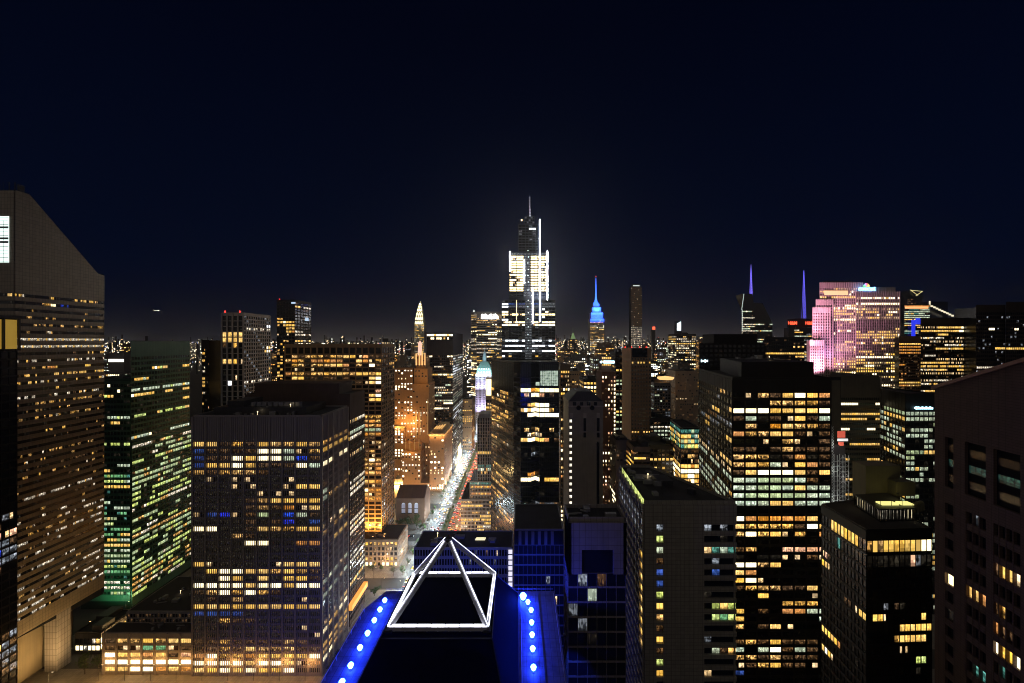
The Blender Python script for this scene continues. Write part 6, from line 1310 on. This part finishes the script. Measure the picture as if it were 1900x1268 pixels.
def city(xa, xb, da, db, zt, wi, lit, prow):
    xc, yc = (xa + xb) / 2, (da + db) / 2; px = xc * F / da + CX
    mk = sorted(MARK, key=lambda m: abs(m[0] - px)); rel = lambda m: ('right of ' if px > m[0] + 6 else 'left of ' if px < m[0] - 6 else 'behind ') + m[1]
    size = 'low' if zt < 45 else 'mid-height' if zt < 95 else 'tall'; wide = 'broad' if (xb - xa) * F / da > 26 else 'narrow' if (xb - xa) * F / da < 13 else ''
    far = 'far off' if da > 1500 else 'midway' if da > 800 else 'nearby'
    cand = ['%s %s %s block, %s windows, %s %s' % (size, wide, CN[wi], LITN[lit], far, rel(mk[0])), '%s %s %s block, %s windows, %s, %s' % (size, wide, CN[wi], LITN[lit], far, rel(mk[1])), '%s %s %s roof-tanked block, %s windows, %s %s' % (size, wide, CN[wi], LITN[lit], far, rel(mk[0]))]
    lab = None
    for k_, c in enumerate(cand):
        c = ' '.join(c.split())
        if c not in USED: lab = c; tank = k_ == 2; break
    if not lab: return False
    USED.add(lab)
    b = Bld('city_block', lab, xc, yc, parts=0, group='ordinary blocks of the city beyond'); pl = rect(xa, xb, da, db); b.wall.prism(pl, 0, zt)
    step = r_.random() < .5 and zt > 50
    if step: b.wall.prism(rect(xa + (xb - xa) * .18, xb - (xb - xa) * .2, da + 4, db - 4), zt, zt + r_.uniform(5, 16))
    else: b.wall.prism(rect(xa + (xb - xa) * .3, xa + (xb - xa) * .6, da + 5, db - 6), zt, zt + 4)
    cw = 3.2 if da < 900 else 4.2 if da < 1500 else 5.5; fh = 3.8 if da < 900 else 4.6 if da < 1500 else 6
    f = rnd(r_.randrange(10 ** 6), lit, prow, .6, .14, 2, dim='zzd'); nf = int((zt - 4) / fh)
    if nf > 0:
        b.facade(pl[0], pl[1], zt - 2, nf, fh, max(2, int((xb - xa) / cw)), f, .42, .4, .3, .2, panes=1, grid=False, vdepth=.08, gain=1.8 if da < 1000 else 3.0)
        e_ = (pl[1], pl[2]) if xb < 0 else (pl[3], pl[0])
        b.facade(*e_, zt - 2, nf, fh, max(2, int((db - da) / cw)), f, .42, .4, .3, .2, panes=1, grid=False, vdepth=.08, gain=1.5)
    if tank: q = MB(); q.lathe(xa + (xb - xa) * .8, da + 6, [(1.8, zt + 2), (1.8, zt + 6), (0, zt + 7.4)], 10); q.beam((xa + (xb - xa) * .8, da + 6, zt), (xa + (xb - xa) * .8, da + 6, zt + 2), .5); b.part('water_tank', q, BARK)
    b.done(CITYW[wi]); FOOT.append((xa, xb, da, db)); return True
def free(xa, xb, da, db, m=3):
    if xa < AX + 24 and xb > AX - 24 and da < 1000: return False
    return all(xb + m < f[0] or xa - m > f[1] or db + m < f[2] or da - m > f[3] for f in FOOT)
GAPS = [(186, 240), (384, 416), (492, 522), (556, 735), (736, 800), (855, 885), (1030, 1170), (1180, 1310), (1400, 1510), (1660, 1720)]; GW = [7, 3, 3, 16, 6, 4, 26, 26, 8, 3]
made = 0; tries = 0
while made < 230 and tries < 9000:
    tries += 1
    u_ = r_.random(); da = 330 + 300 * u_ if made < 36 else (620 + 900 * r_.random() if made < 140 else 1400 + 1000 * r_.random())
    px = r_.choices(GAPS, GW)[0]; px = r_.uniform(*px); wd = r_.uniform(14, 34) * (1 if da < 900 else 1.3 if da < 1500 else 1.7); xa = X(px, da); xb = xa + wd; db = da + r_.uniform(18, 40)
    if not free(xa, xb, da, db): continue
    if da < 620:
        if 730 < px < 960 and da < 520: continue
        top = r_.uniform(800, 900); zt = Z(top, da)
    elif da < 1400: top = r_.uniform(668, 800) if r_.random() < .75 else r_.uniform(645, 690); zt = Z(top, da)
    else: zt = Z(r_.uniform(634, 690), da)
    zt = max(14, min(zt, 215))
    if city(xa, xb, da, db, zt, r_.randrange(6), r_.choice(list(LITN)), r_.uniform(.4, .9)): made += 1
# far carpet of lights
fc = MB(); fl = []; FC = wallmat('far_dark', (.03, .03, .035), .9)
lm = [emit('far_%s' % n_, c_, s_) for n_, c_, s_ in (('white', (1, .94, .82), 6), ('warm', (1, .66, .34), 4.5), ('red', (1, .08, .05), 4), ('blue', (.25, .4, 1), 4), ('dim', (1, .8, .6), 1.6))]
for _ in range(3600):
    dd = 2300 + 9500 * r_.random() ** 1.5; px = r_.uniform(*r_.choices(GAPS, GW)[0]) if r_.random() < .75 else r_.uniform(150, 1800); x = X(px, dd); wd = r_.uniform(.8, 3.2) * dd / F; h_ = r_.choice((15, 20, 30, 40)) * r_.uniform(.6, 1.6)
    if r_.random() < .34: h_ = H + r_.uniform(-6, 2) * dd / F + (r_.random() < .5) * r_.random() ** 2 * 13 * dd / F
    fc.prism(rect(x, x + wd, dd, dd + wd * .8), 0, max(8, h_), 5)
    for _ in range(r_.choice((1, 2, 2, 3, 4))):
        s_ = r_.uniform(.6, 1.4) * dd / F * .5; lx, lz = x + r_.random() * wd, max(6, h_) * r_.uniform(.35, 1.0); mi = r_.choices(range(5), (5, 6, .35, .3, 5))[0]
        fc.box((lx - s_, dd - s_ - 1, lz - s_), (lx + s_, dd - 1, lz + s_), mi)
for _ in range(7500):
    dd = 2200 + 9000 * r_.random() ** 1.3; px = r_.uniform(*r_.choices(GAPS, GW)[0]) if r_.random() < .7 else r_.uniform(150, 1800); x = X(px, dd); s_ = r_.uniform(.55, 1.25) * dd / F * .5; lz = r_.uniform(4, 190) if r_.random() < .7 else r_.uniform(4, 60); fc.box((x - s_, dd - s_, lz - s_), (x + s_, dd, lz + s_), r_.choices(range(5), (4, 6, .4, .3, 6))[0])
tag(fc.build('distant_city', lm + [FC]), 'carpet of tiny lights of the distant city reaching the horizon', 'distant city', kind='stuff')
hl = MB()
for k in range(60):
    x0, x1 = -16000 + k * 560, -16000 + (k + 1) * 560; h0, h1 = (230 + 60 * math.sin(k * .7) + 40 * math.sin(k * 1.9) for _ in (0, 1)); hl.prism(rect(x0, x1, 14000, 15000), 0, 215 + 20 * math.sin(k * .7) + 12 * math.sin(k * 1.9))
tag(hl.build('hills', FC), kind='structure')

# ---------------------------------------------------------------- thin haze volume, added to give the bright lights halos
HAZE = 5.5e-5
q = MB(); q.box((-42000, -2100, -1), (42000, 52000, 490)); hz_ = q.build('haze', []); 
m = bpy.data.materials.new('haze_air'); m.use_nodes = True; N = m.node_tree.nodes; N.clear(); vo = N.new('ShaderNodeVolumePrincipled'); ou = N.new('ShaderNodeOutputMaterial')
vo.inputs['Color'].default_value = (.85, .9, 1, 1); vo.inputs['Density'].default_value = HAZE; vo.inputs['Anisotropy'].default_value = .8
m.node_tree.links.new(vo.outputs[0], ou.inputs['Volume']); hz_.data.materials.append(m); tag(hz_, kind='stuff'); cy.volume_bounces = 0
